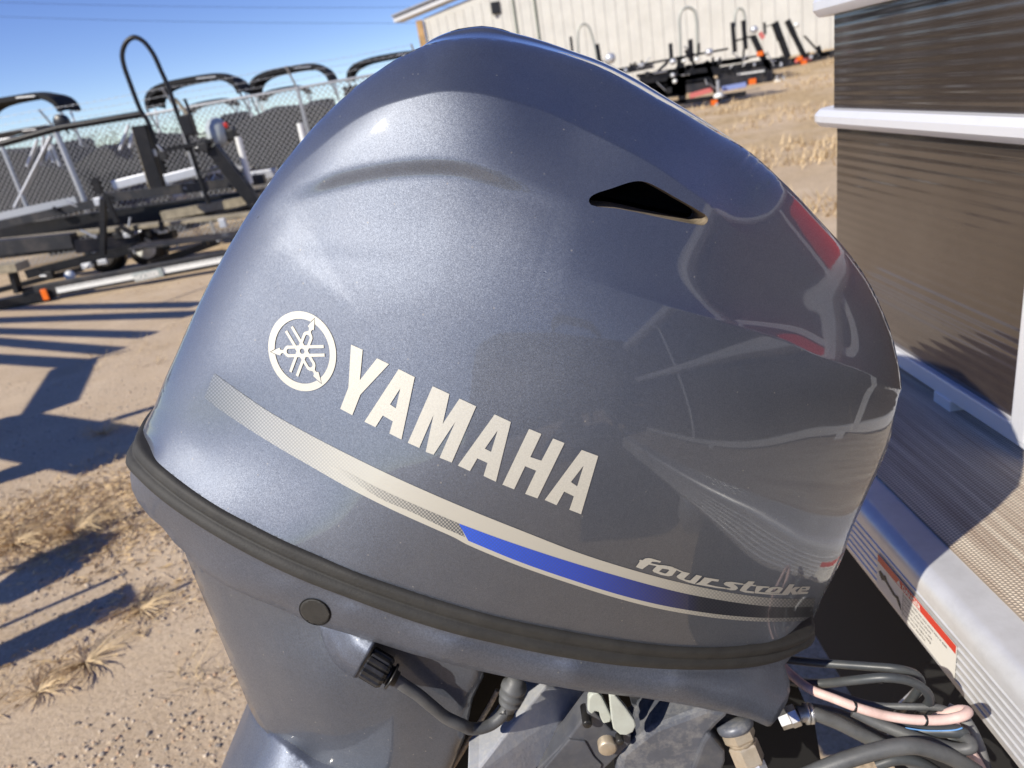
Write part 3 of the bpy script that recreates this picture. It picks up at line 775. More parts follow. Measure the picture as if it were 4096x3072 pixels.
lf = tps([(1000, 2838), (954, 2952), (899, 3068), (780, 3330), (1090, 2940), (1240, 3058), (1300, 3420), (1000, 3100)], [.655, .645, .635, .61, .60, .57, .50, .585], .001)
def ldg_Y(P):
    Y = lf(P); d, par, sd = seg_dist(P, [(1000, 2838), (954, 2952), (899, 3068), (850, 3175), (780, 3330)])
    t = np.clip(d / 80, 0, 1); return Y + .016 * (1 - np.sqrt(np.maximum(0, 1 - (1 - t) ** 2)))
shell('leg_fairing', LDG, ldg_Y, MT['paint_low'], MOTOR, step=22, rows=2, bulge=0.2)
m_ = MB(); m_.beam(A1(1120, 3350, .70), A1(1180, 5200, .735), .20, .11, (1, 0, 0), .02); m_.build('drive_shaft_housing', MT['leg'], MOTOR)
m_ = MB(); sk = at([(1180, 5150)], [.735])[0]
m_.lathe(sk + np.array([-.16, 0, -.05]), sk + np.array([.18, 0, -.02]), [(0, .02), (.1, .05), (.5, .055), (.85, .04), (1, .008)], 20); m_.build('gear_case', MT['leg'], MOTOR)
# flush-out boss and plug
BOSS = np.array(spline(k9([(815,410),(822,500),(850,590),(900,700),(960,775),(1040,840),(1110,885)]), 4).tolist() + k9([(1200,735),(1290,578),(1100,508),(950,448),(880,425)]))
def boss_Y(P):
    d, _, _ = seg_dist(P, k9([(815,410),(822,500),(850,590),(900,700),(960,775),(1040,840),(1110,885)]))
    return apr_Y(P) - .001 - .016 * smooth01(d, 0, 130) - .00009 * np.maximum(np.asarray(P)[:, 1] - 2490, 0) * smooth01(d, 0, 40)
shell('flush_boss', BOSS, boss_Y, MT['paint_low'], apron, step=12, close='back', back=0.60, rows=1, bulge=0)
def gear(p, q, r, n, dep, m=4):
    p = np.asarray(p); q = np.asarray(q); d = q - p; L = np.linalg.norm(d); d /= L
    u = np.cross(d, [0, 0, 1.0]); u /= np.linalg.norm(u); v = np.cross(d, u); V = []; FF = []; N_ = n * m
    st = [(0, .9), (.06, 1), (.86, 1), (1, .84)]
    for t, s in st:
        for k in range(N_):
            a = 2 * math.pi * k / N_; rr = (r - (dep if k % m == 0 else 0)) * s
            V.append(p + d * L * t + rr * (math.cos(a) * u + math.sin(a) * v))
    for i in range(len(st) - 1):
        for k in range(N_):
            a = i * N_ + k; b = i * N_ + (k + 1) % N_; FF.append((a, b, b + N_, a + N_))
    FF.append(tuple(range(N_))[::-1]); FF.append(tuple((len(st) - 1) * N_ + k for k in range(N_)))
    return V, FF
hp = k9([(1215, 742), (1395, 850), (1425, 868), (1475, 897)])
c0, c1, c2, c3 = [A1(x, y, d) for (x, y), d in zip(hp, (.534, .529, .528, .527))]
m_ = MB(); m_.add(*gear(c0, c1, .0152, 14, .0016)); plug = m_.build('flush_plug', MT['black_plastic'], MOTOR)
m_ = MB(); m_.lathe(c1, c2, [(0, .009), (1, .009)], 18); m_.lathe(c2, c3, [(0, .0125), (.25, .0125), (.3, .0075), (1, .007)], 18); m_.build('collar', MT['black_plastic'], plug)
hz = k9([(1455, 890), (1540, 950), (1660, 1030), (1780, 1130), (1900, 1225), (2040, 1290)]) + k18([(150, 1132), (230, 1128), (310, 1098), (370, 1050), (410, 1000), (430, 950)])
hd = [.527, .528, .530, .532, .535, .538, .543, .546, .550, .553, .556, .558]
m_ = MB(); m_.tube(spline([A1(x, y, d) for (x, y), d in zip(hz, hd)], 6), .0060, 12); m_.build('flush_hose', MT['hose'], MOTOR)
bp = [A1(x, y, .558) for x, y in k18([(480, 790), (425, 1000)])]
m_ = MB(); m_.lathe(bp[0], bp[1], [(-.2, .008), (0, .0085), (.10, .0125), (.2, .013), (.27, .009), (.36, .0125), (.46, .0128), (.54, .0085), (.62, .0115), (.7, .0112), (.8, .0075), (1.05, .0068)], 24); m_.build('bellows', MT['hose'], MOTOR)
m_ = MB(); e = [A1(x, y, .556) for x, y in k18([(385, 985), (440, 1040)])]; m_.lathe(e[0], e[1], [(0, .0062), (1, .0062)], 14); m_.build('elbow_clip', MT['black_plastic'], MOTOR)

def plate(name, poly, Y, th, material, parent, bev=0.0, tiltx=0.0, tilty=0.0):
    c = np.mean(np.array(poly), 0)
    pts = [A1(x, y, Y + tiltx * (x - c[0]) / 1000 + tilty * (y - c[1]) / 1000) for x, y in poly]
    m = MB(); m.prism(pts, (0, th, 0)); o = m.build(name, material, parent)
    if bev:
        md = o.modifiers.new('edge', 'BEVEL'); md.width = bev; md.segments = 2; md.limit_method = 'ANGLE'; md.angle_limit = math.radians(40)
    return o
MT['bracket'] = mat('silver bracket paint', (.47, .49, .53), .5, metal=.25, var=.12, vscale=30, dirt=(.62, .60, .56), dirt_scale=120, dirt_amt=.8, bump=.15, bscale=300)
MT['arm'] = mat('spotted grey paint', (.11, .12, .145), .42, metal=.2, var=.2, vscale=25, dirt=(.38, .37, .35), dirt_scale=70, dirt_amt=.7)
MT['plate'] = mat('dark grey cast plate', (.075, .08, .095), .5, var=.2, vscale=30, dirt=(.2, .19, .17), dirt_scale=40, dirt_amt=.4)
MT['lever'] = mat('pale green lever', (.50, .53, .47), .45, var=.06, vscale=40, dirt=(.3, .28, .22), dirt_scale=60, dirt_amt=.3)
MT['brass'] = mat('tarnished steel fitting', (.52, .44, .33), .42, metal=.5, var=.15, vscale=60, dirt=(.6, .56, .48), dirt_scale=50, dirt_amt=.6)
br = plate('clamp_bracket', k18([(705,820),(1050,850),(1015,1005),(850,1230),(640,1423),(560,1520),(120,1520),(210,1423),(460,1090)]), .575, .05, MT['bracket'], MOTOR, .003, tiltx=.14, tilty=-.10)
cp = plate('cast_plate', k18([(1000,1035),(1045,985),(1200,1155),(1335,1180),(1335,1240),(1235,1340),(1150,1423),(1090,1520),(560,1520),(850,1235)]), .562, .03, MT['plate'], MOTOR, .002)
plate('inner_plate', k18([(880,1215),(1000,1230),(1060,1340),(1120,1400),(1090,1520),(680,1520),(700,1423)]), .5595, .006, MT['plate'], cp, .001)
for (bx, by), r_ in (((1160, 1265), .0095), ((1010, 1085), .0048), ((1252, 1215), .004)):
    p = A1(*k18([(bx, by)])[0], .556)
    m_ = MB(); m_.lathe(p + np.array([0, -.004, 0]), p + np.array([0, .02, 0]), [(0, r_ * .8), (.05, r_), (1, r_)], 24); m_.build('bolt', MT['brass'] if r_ > .006 else MT['black_plastic'], cp)
plate('tilt_lock_lever', k18([(1020,915),(1045,880),(1090,868),(1120,900),(1195,1050),(1185,1085),(1130,1098),(1110,1060),(1100,1015),(1070,1008),(1045,1030),(1015,1005)]), .548, .008, MT['lever'], MOTOR, .0015)
plate('tilt_lock_lever', k18([(1172,885),(1215,882),(1300,985),(1362,1075),(1372,1115),(1350,1160),(1305,1183),(1250,1178),(1205,1140),(1192,1080)]), .5405, .006, MT['lever'], MOTOR, .0015)
arm = plate('swivel_arm', k18([(1225,1520),(1238,1400),(1262,1320),(1380,1228),(1500,1135),(1620,1090),(1760,1035),(1900,985),(2080,1020),(1990,1100),(1915,1180),(1870,1290),(1835,1423),(1800,1520)]), .560, .05, MT['arm'], MOTOR, .006)
plate('tilt_tube', k18([(1335,950),(1420,975),(1520,1000),(1650,985),(1720,990),(1720,1045),(1560,1075),(1430,1088),(1390,1040)]), .60, .04, MT['arm'], MOTOR, .006)
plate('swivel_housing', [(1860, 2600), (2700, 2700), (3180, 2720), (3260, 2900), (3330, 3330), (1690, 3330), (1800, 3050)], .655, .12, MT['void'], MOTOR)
plate('steering_stop', k26([(730,915),(785,930),(955,1135),(955,1260),(900,1400),(520,1400),(590,1200),(670,1010)]), .556, .03, MT['plate'], MOTOR, .003)
fp, fq = A1(*k26([(1060, 760)])[0], .572), A1(*k26([(1370, 1500)])[0], .545)
fit = MB(); fit.lathe(fp, fq, [(-.05, .019), (.06, .0195), (.10, .0185), (.12, .016)], 28); fit = fit.build('steering_fitting', MT['arm'], MOTOR)
m_ = MB(); m_.lathe(fp, fq, [(.08, .0155), (.11, .0172), (.26, .0172), (.30, .0155)], 6); m_.build('hex_nut', MT['brass'], fit)
m_ = MB(); m_.lathe(fp, fq, [(.26, .0135), (.36, .0135)], 24); m_.build('thread', MT['brass'], fit)
m_ = MB(); m_.lathe(fp, fq, [(.35, .0150), (.38, .0162), (.66, .0162), (.69, .015)], 6); m_.build('hex_nut', MT['brass'], fit)
m_ = MB(); m_.lathe(fp, fq, [(.66, .0138), (.70, .0146), (.84, .0146), (.86, .011), (1.1, .011)], 8); m_.build('hex_nut', MT['alu'], fit)
gp = [A1(x, y, d) for (x, y), d in zip(k26([(1640, 745), (1760, 690), (1870, 655), (1960, 640), (2060, 640)]), (.60, .60, .60, .60, .60))]
MT['steel'] = mat('dull steel', (.5, .5, .49), .38, metal=.8, var=.3, vscale=90)
hf = MB(); hf.lathe(gp[0], gp[2], [(0, .0095), (.5, .0102), (.55, .0115), (.95, .0115), (1, .009)], 6); hf = hf.build('hose_fitting', MT['steel'], MOTOR)
m_ = MB(); m_.lathe(gp[2], gp[4], [(0, .0085), (.42, .0085), (.46, .0112), (.62, .0112), (.66, .0098), (.72, .0112), (.92, .0112), (.96, .009), (1.05, .0088)], 22); m_.build('hose_clamp', MT['steel'], hf)

# --- cables and hoses between motor and boat: each its own thing
def cable(name, label, cat, pts, Y, r, material, n=10, sub=6):
    d = [Y] * len(pts) if np.isscalar(Y) else Y
    m = MB(); m.tube(spline([A1(x, y, q) for (x, y), q in zip(pts, d)], sub), r, n)
    o = m.build(name, material); tag(o, label, cat); return o
cable('control_cable', 'upper dark grey cable looping from the motor tip to the boat', 'cable', k30([(150,905),(350,930),(560,948),(800,965),(1020,985),(1130,1020),(1168,1075),(1130,1150),(1050,1245),(960,1340)]), [.66,.645,.63,.615,.60,.60,.60,.605,.62,.64], .0046, MT['cable'])
cable('control_cable', 'lower dark grey cable looping just under another grey cable', 'cable', k30([(180,1050),(330,1075),(480,1083),(700,1062),(930,1042),(1090,1065),(1195,1128),(1228,1190),(1200,1240),(1130,1330)]), [.65,.63,.62,.60,.585,.58,.58,.582,.59,.61], .0048, MT['cable'])
cable('battery_cable', 'faded pink battery cable curving below the grey cables', 'cable', k30([(190,930),(290,1030),(420,1125),(560,1180),(760,1255),(960,1308),(1160,1332),(1340,1328),(1460,1300),(1488,1272),(1440,1262),(1340,1290),(1250,1330)]), [.65,.635,.61,.595,.58,.57,.56,.555,.553,.558,.565,.575,.585], .0050, MT['pink'], 12)
cable('battery_cable', 'short pink cable dropping behind a grey cord at bottom right', 'cable', k30([(1380,1340),(1430,1420),(1490,1530),(1560,1640),(1620,1760)]), [.585,.575,.565,.56,.555], .0058, MT['pink'], 12)
cable('fuel_hose', 'thick black hose leaving the steel clamps', 'hose', k30([(395,1270),(470,1298),(600,1350),(760,1430),(900,1500),(1050,1580),(1200,1690)]), [.60,.595,.59,.58,.572,.565,.56], .0074, MT['hose'], 14)
cable('wiring_loom', 'fat dusty black loom crossing the bottom edge', 'cable', k30([(360,1720),(560,1640),(800,1560),(1000,1515),(1130,1510),(1280,1550),(1420,1610),(1560,1700)]), [.555,.552,.55,.548,.546,.545,.544,.543], .0084, MT['hose'], 14)
o = cable('fuel_hose', 'dusty hose loop with a thin blue line below the pink cable', 'hose', k30([(700,1270),(900,1365),(1100,1440),(1290,1500),(1440,1530),(1510,1515),(1500,1480),(1440,1440)]), [.60,.585,.57,.56,.552,.55,.555,.565], .0062, MT['hose'], 12)
o = cable('fuel_hose', 'grey hose with a printed blue line behind the dusty loop', 'hose', k30([(880,1330),(1000,1385),(1150,1405),(1300,1408),(1420,1412),(1455,1430),(1400,1455),(1250,1450)]), [.60,.59,.58,.572,.566,.566,.57,.58], .0068, MT['cable'], 12)
m_ = MB(); MT['bluepr'] = mat('blue print', (.12, .30, .62), .5)
m_.tube(spline([A1(x, y, d) for (x, y), d in zip(k30([(1060,1385),(1180,1402),(1300,1405),(1410,1398),(1450,1385)]), (.576,.570,.564,.558,.556))], 4), .0008, 6); m_.build('printed_line', MT['bluepr'], o)
cable('grey_cord', 'light grey cord hanging against the boat edge at bottom right', 'cord', k30([(1350,1250),(1440,1300),(1500,1380),(1550,1480),(1590,1590),(1620,1720)]), [.60,.59,.582,.575,.57,.565], .0060, mat('grey cord', (.20, .20, .20), .6, var=.2, vscale=40), 12)
cable('steel_rod', 'bright steel steering rod between the hoses', 'rod', k30([(720,1565),(850,1500),(990,1425)]), [.60,.60,.60], .0035, MT['steel'])
cable('steel_rod', 'short pale rod end inside the cable loop', 'rod', k30([(1040,1235),(1100,1180),(1150,1130)]), [.66,.66,.66], .0055, MT['alu'])
MT['rope'] = mat('tan rope', (.42, .33, .22), .9, var=.4, vscale=260, bump=.6, bscale=500)
cable('tan_rope', 'thin tan rope running down between leg and bracket', 'rope', k18([(350,850),(300,950),(240,1050),(150,1200),(60,1350),(-20,1480)]), [.585,.585,.583,.58,.578,.575], .0026, MT['rope'])
# cable ties and thin wires in the bundle
for (x, y, Y, r) in ((300, 1070, .633, .0056), (880, 1045, .588, .0056), (700, 1238, .583, .0057), (1180, 1330, .559, .0057)):
    p = A1(*k30([(x, y)])[0], Y); q = A1(*k30([(x + 16, y + 2)])[0], Y)
    m_ = MB(); m_.lathe(p, q, [(0, r), (1, r)], 14); o = m_.build('cable_tie', MT['black_plastic']); tag(o, {300: 'black tie on the lower grey cable beside the motor tip', 880: 'black tie halfway along the lower grey cable', 700: 'black tie on the middle of the pink cable', 1180: 'black tie near the pink cable bend'}[x], 'cable tie')
for i, (pts, Y, r, mt, lb) in enumerate((
    ([(180, 1000), (420, 1090), (640, 1170), (850, 1230), (1080, 1240), (1300, 1250), (1400, 1290)], [.66, .64, .62, .605, .59, .58, .575], .0036, 'hose', 'thin black wire just above the pink cable'),
    ([(420, 1240), (640, 1290), (820, 1400), (980, 1470), (1200, 1480), (1380, 1540), (1520, 1660)], [.63, .62, .605, .595, .58, .57, .56], .0042, 'hose', 'dusty black wire weaving between the lower hoses'),
    ([(860, 1640), (1000, 1600), (1150, 1620), (1300, 1700)], [.56, .558, .556, .555], .0060, 'cable', 'dark grey hose end under the fat loom'))):
    cable('wire', lb, 'wire', k30(pts), Y, r, MT[mt])

# =================================================================== PONTOON BOAT AT THE RIGHT
BOAT = thing('pontoon_boat', 'brown sided pontoon boat with aluminium rails and woven deck at right', 'boat', (2.2, YC, 0.0))
ZD = EYE[2] - 0.62
Y0, Y1 = -1.3, 1.95
def extrude_y(name, prof, y0, y1, material, parent, smooth=True, closed=True, sharp=35):
    n = len(prof); V = [(x, y0, z) for x, z in prof] + [(x, y1, z) for x, z in prof]
    F = [(i, (i + 1) % n, (i + 1) % n + n, i + n) for i in range(n if closed else n - 1)]
    if closed:
        tri = tessellate_polygon([[Vector((x, z, 0)) for x, z in prof]])
        F += [tuple(t) for t in tri] + [tuple(i + n for i in t[::-1]) for t in tri]
    me = raw_mesh(name, V, F, smooth)
    bm = bmesh.new(); bm.from_mesh(me); bmesh.ops.recalc_face_normals(bm, faces=bm.faces); bm.to_mesh(me); bm.free()
    if smooth: me.polygons.foreach_set('use_smooth', [True] * len(me.polygons)); me.set_sharp_from_angle(angle=math.radians(sharp))
    return link(name, me, material, parent)
XN = 0.428
prof = [(.520, ZD), (.470, ZD)]
for a in np.linspace(90, 180, 9): prof.append((XN + .020 + .020 * math.cos(math.radians(a)), ZD - .020 + .020 * math.sin(math.radians(a))))
z = ZD - .030
for i in range(6):
    prof += [(XN, z), (XN + .0009, z - .0012), (XN + .0009, z - .0018), (XN - .0008, z - .0030), (XN - .0008, z - .0042), (XN, z - .0054)]
    z -= .0115
prof += [(XN, ZD - .100), (XN + .004, ZD - .107), (.47, ZD - .107), (.52, ZD - .06)]
MT['trim'] = mat('anodised deck trim', (.70, .71, .73), .36, metal=.35, var=.05, vscale=12, dirt=(.34, .33, .31), dirt_scale=40, dirt_amt=.22, rvar=.08)
extrude_y('deck_edge_trim', prof, Y0, Y1, MT['trim'], BOAT)
# woven flooring
def weave_mat():
    m = bpy.data.materials.new('woven vinyl flooring'); m.use_nodes = True; nt = m.node_tree; N = nt.nodes; Lk = nt.links; b = N['Principled BSDF']
    tc = N.new('ShaderNodeTexCoord')
    mp = N.new('ShaderNodeMapping'); mp.inputs['Scale'].default_value = (200, 215, 1); Lk.new(tc.outputs['Object'], mp.inputs[0])
    sx = N.new('ShaderNodeSeparateXYZ'); Lk.new(mp.outputs[0], sx.inputs[0])
    def sin_(o, off=None):
        a = N.new('ShaderNodeMath'); a.operation = 'MULTIPLY'; a.inputs[1].default_value = 2 * math.pi; Lk.new(o, a.inputs[0])
        if off is not None:
            q = N.new('ShaderNodeMath'); q.operation = 'ADD'; Lk.new(a.outputs[0], q.inputs[0]); Lk.new(off, q.inputs[1]); a = q
        s = N.new('ShaderNodeMath'); s.operation = 'SINE'; Lk.new(a.outputs[0], s.inputs[0]); return s.outputs[0]
    fl = N.new('ShaderNodeMath'); fl.operation = 'FLOOR'; Lk.new(sx.outputs[0], fl.inputs[0])
    ml = N.new('ShaderNodeMath'); ml.operation = 'MULTIPLY'; ml.inputs[1].default_value = math.pi; Lk.new(fl.outputs[0], ml.inputs[0])
    sY = sin_(sx.outputs[1], ml.outputs[0])
    fr = N.new('ShaderNodeMath'); fr.operation = 'FRACT'; Lk.new(sx.outputs[0], fr.inputs[0])
    pg = N.new('ShaderNodeMath'); pg.operation = 'PINGPONG'; pg.inputs[1].default_value = 0.5; Lk.new(fr.outputs[0], pg.inputs[0])
    hh = N.new('ShaderNodeMath'); hh.operation = 'MULTIPLY_ADD'; hh.inputs[1].default_value = 0.5; hh.inputs[2].default_value = 0.5; Lk.new(sY, hh.inputs[0])
    pr = N.new('ShaderNodeMath'); pr.operation = 'MULTIPLY'; Lk.new(hh.outputs[0], pr.inputs[0])
    p2 = N.new('ShaderNodeMapRange'); p2.inputs[1].default_value = 0; p2.inputs[2].default_value = 0.3; Lk.new(pg.outputs[0], p2.inputs[0]); Lk.new(p2.outputs[0], pr.inputs[1])
    # threads of different brown run along Y
    nz = N.new('ShaderNodeTexNoise'); nz.inputs['Scale'].default_value = 1.0; nz.inputs['Detail'].default_value = 3
    m2 = N.new('ShaderNodeMapping'); m2.inputs['Scale'].default_value = (75, 3, 1); Lk.new(tc.outputs['Object'], m2.inputs[0]); Lk.new(m2.outputs[0], nz.inputs['Vector'])
    cr = N.new('ShaderNodeValToRGB'); e = cr.color_ramp.elements; e[0].position = .32; e[0].color = (.48, .375, .285, 1); e[1].position = .68; e[1].color = (.80, .705, .565, 1)
    Lk.new(nz.outputs[0], cr.inputs[0])
    mx = N.new('ShaderNodeMix'); mx.data_type = 'RGBA'; mx.blend_type = 'MULTIPLY'; mx.inputs[0].default_value = 1.0
    tn = N.new('ShaderNodeMapRange'); tn.inputs[3].default_value = 0.5; tn.inputs[4].default_value = 1.35; Lk.new(pr.outputs[0], tn.inputs[0])
    Lk.new(cr.outputs[0], mx.inputs[6]); Lk.new(tn.outputs[0], mx.inputs[7]); Lk.new(mx.outputs[2], b.inputs['Base Color'])
    bp = N.new('ShaderNodeBump'); bp.inputs['Strength'].default_value = 0.8; bp.inputs['Distance'].default_value = 0.0012; Lk.new(pr.outputs[0], bp.inputs['Height']); Lk.new(bp.outputs[0], b.inputs['Normal'])
    b.inputs['Roughness'].default_value = 0.62
    return m
m_ = MB(); m_.box((.485 + 1.6, (Y0 + Y1) / 2, ZD + .0005), (3.2, Y1 - Y0, .005)); m_.build('deck_flooring', weave_mat(), BOAT)
m_ = MB(); m_.box((.52 + 1.6, (Y0 + Y1) / 2, ZD - .05), (3.16, Y1 - Y0 - .02, .09)); m_.build('deck_frame', MT['void'], BOAT)
# fence
XF = 0.69
MT['rail'] = mat('silver rail', (.80, .81, .83), .34, metal=.2, var=.05, vscale=20, dirt=(.5, .48, .44), dirt_scale=20, dirt_amt=.2)
def panel_mat():
    m = mat('glossy brown aluminium skin', (.046, .034, .026), .22, metal=.0, var=.12, vscale=5, coat=1.0, dirt=(.10, .085, .068), dirt_scale=5, dirt_amt=.25)
    return m
MT['brown'] = panel_mat()
def fence_panel(name, y0, y1, z0, z1, x, n, parent, amp=.0004):
    V = []; F = []; k = n * 6
    for j in range(k + 1):
        z = z0 + (z1 - z0) * j / k; xx = x + amp * (1 - math.cos(2 * math.pi * j / 6)) * .5
        V += [(xx, y0, z), (xx, y1, z)]
    for j in range(k): F.append((2 * j, 2 * j + 1, 2 * j + 3, 2 * j + 2))
    q = len(V); V += [(x + .012, y0, z0), (x + .012, y1, z0), (x + .012, y1, z1), (x + .012, y0, z1)]; F.append((q, q + 3, q + 2, q + 1))
    return link(name, raw_mesh(name, V, F), MT['brown'], parent)
E2 = EYE[2]
fence_panel('upper_panel', .98, 1.615, E2 - .135, E2 + .05, XF + .012, 11, BOAT)
fence_panel('lower_panel', .98, 1.60, E2 - .585, E2 - .165, XF + .012, 24, BOAT)
fence_panel('upper_panel', -1.25, .945, E2 - .135, E2 + .05, XF + .012, 11, BOAT)
fence_panel('lower_panel', -1.25, .945, E2 - .585, E2 - .165, XF + .012, 24, BOAT)
# corner panels turning forward at the port end
m_ = MB(); m_.box((XF + .25, 1.612, E2 - .27), (.46, .012, .62)); m_.build('corner_panel', MT['brown'], BOAT)
def rail(name, z, h, ox, y0, y1):
    """bull-nosed rail along Y with a rounded far end that turns forward"""
    pr = [(-ox, -h * .32), (-ox - .004, -h * .18), (-ox - .004, h * .18), (-ox, h * .32), (-ox * .6, h * .5), (.03, h * .5), (.03, -h * .5), (-ox * .6, -h * .5)]
    path = [(XF, y0, 0)] + [(XF, yy, 0) for yy in np.linspace(y0, y1 - .06, 6)[1:]]
    for a in np.linspace(0, 90, 8)[1:]: path.append((XF + .06 - .06 * math.cos(math.radians(a)), y1 - .06 + .06 * math.sin(math.radians(a)), a))
    path.append((XF + .55, y1, 90))
    V = []; F = []; n = len(pr)
    for (x, y, a) in path:
        c, s = math.cos(math.radians(a)), math.sin(math.radians(a))
        for (u, v) in pr: V.append((x + u * c, y - u * s, z + v))
    for i in range(len(path) - 1):
        for k in range(n): F.append((i * n + k, i * n + (k + 1) % n, (i + 1) * n + (k + 1) % n, (i + 1) * n + k))
    F.append(tuple(range(n)))
    me = raw_mesh(name, V, F); bm = bmesh.new(); bm.from_mesh(me); bmesh.ops.recalc_face_normals(bm, faces=bm.faces); bm.to_mesh(me); bm.free()
    me.polygons.foreach_set('use_smooth', [True] * len(me.polygons)); me.set_sharp_from_angle(angle=math.radians(30))
    return link(name, me, MT['rail'], BOAT)
rail('middle_rail', E2 - .1515, .034, .016, -1.25, 1.68)
rail('top_rail', E2 + .064, .042, .018, -1.25, 1.68)
m_ = MB(); m_.box((XF + .017, (1.60 - 1.25) / 2, E2 - .585), (.034, 2.85, .030), bev=.003); br_ = m_.build('bottom_rail', MT['rail'], BOAT)
for yy in (1.15, .55, -.1): 
    m_ = MB(); m_.box((XF + .012, yy, E2 - .609), (.03, .05, .022), bev=.002); m_.build('foot', MT['rail'], BOAT)
for yy in (1.09, 1.5):
    m_ = MB(); m_.lathe((XF + .017, yy, E2 - .571), (XF + .017, yy, E2 - .566), [(0, .005), (1, .004)], 12); m_.build('screw', MT['steel'], br_)
for ya, yb in ((.945, .978), (.60, .632), (-.30, -.268)):
    m_ = MB(); m_.box((XF + .016, (ya + yb) / 2, E2 - .27), (.034, yb - ya, .645), bev=.003); m_.build('fence_post', MT['rail'], BOAT)
MT['redvinyl'] = mat('red vinyl graphic', (.80, .02, .012), .3, coat=.3)
g_ = [(.935, -.133), (.935, -.005), (.74, -.005), (.69, -.03), (.655, -.06), (.64, -.095), (.635, -.133)]
m_ = MB(); m_.prism([(XF + .0105, y, E2 + z) for y, z in g_], (.003, 0, 0)); m_.build('red_graphic', MT['redvinyl'], BOAT)
# stringer, transom and pontoons under the deck
m_ = MB(); m_.box((.52, YC, .66), (.05, 1.2, .42)); m_.build('transom', MT['void'], BOAT)
for yy in (YC - 1.0, YC + 1.0):
    m_ = MB(); m_.lathe((.62, yy, .52), (4.5, yy, .52), [(0, .02), (.02, .16), (.06, .27), (.12, .30), (1, .30)], 28); m_.build('pontoon_tube', MT['alu'], BOAT)
# danger label on the aft face
ST = [onX(*p, XN - .0012) for p in crop(3450, 2180, 2.765, [(165, 100), (1050, 1105), (1018, 1512), (155, 440)])]
y_l, y_r = ST[0][1], (ST[1][1] + ST[2][1]) / 2; z_t = (ST[0][2] + ST[1][2]) / 2; z_b = (ST[2][2] + ST[3][2]) / 2
def sxy(u, v, lift=0.0): return (XN - .0012 - lift, y_l + (y_r - y_l) * u, z_t + (z_b - z_t) * v)
MT['labelwhite'] = mat('white label vinyl', (.74, .73, .69), .35); MT['ink'] = mat('black ink', (.02, .02, .02), .5); MT['labelred'] = mat('red label ink', (.62, .035, .015), .35)
def quad(name, u0, v0, u1, v1, material, parent, lift):
    return link(name, raw_mesh(name, [sxy(u0, v0, lift), sxy(u1, v0, lift), sxy(u1, v1, lift), sxy(u0, v1, lift)], [(0, 3, 2, 1)], False), material, parent)
lab = quad('warning_label', 0, 0, 1, 1, MT['labelwhite'], BOAT, 0)
quad('red_band', .01, .015, .99, .235, MT['labelred'], lab, .0003)
def text_mesh(s, size, place, material, name, parent, bold=0.0, align='LEFT', sx=1.0):
    cu = bpy.data.curves.new(name, 'FONT'); cu.body = s; cu.size = size; cu.align_x = align; cu.offset = bold; cu.resolution_u = 3
    ob = bpy.data.objects.new(name, cu); COL.objects.link(ob)
    dg = bpy.context.evaluated_depsgraph_get(); me = bpy.data.meshes.new_from_object(ob.evaluated_get(dg))
    bpy.data.objects.remove(ob); bpy.data.curves.remove(cu)
    for v in me.vertices: v.co = Vector(place(v.co.x * sx, v.co.y))
    me.update(); me.materials.clear()
    return link(name, me, material, parent)
LW_, LH_ = abs(y_r - y_l), abs(z_t - z_b)
def lab_place(u0, v0): return lambda x, y: sxy(u0 + x / LW_, v0 - y / LH_, .0006)
text_mesh('DANGER', LH_ * .20, lab_place(.36, .20), MT['labelwhite'], 'danger_word', lab, .0003)
tri_ = [sxy(.285, .20, .0006), sxy(.315, .05, .0006), sxy(.345, .20, .0006)]
link('warning_triangle', raw_mesh('warning_triangle', tri_, [(0, 1, 2)], False), MT['labelwhite'], lab)
for i, t_ in enumerate(['Rotating propeller may cause serious injury or death.', 'Shut off engine when near persons', 'in the water. Do not board or swim', 'from the stern with engine running.', 'Read the owner manual first.']):
    text_mesh(t_, LH_ * .085, lab_place(.385, .36 + i * .13), MT['ink'], 'label_text', lab)
quad('picture_frame', .372, .26, .376, .96, MT['ink'], lab, .0004)
sw = [(.03,.50),(.06,.42),(.10,.46),(.13,.40),(.15,.50),(.20,.55),(.27,.60),(.31,.56),(.345,.70),(.36,.86),(.33,.80),(.29,.68),(.24,.70),(.17,.62),(.12,.58),(.08,.66),(.05,.60)]
m_ = MB(); tri = tessellate_polygon([[Vector((u, v, 0)) for u, v in sw]]); m_.add([sxy(u, v, .0005) for u, v in sw], tri); m_.build('swimmer_picture', MT['ink'], lab)

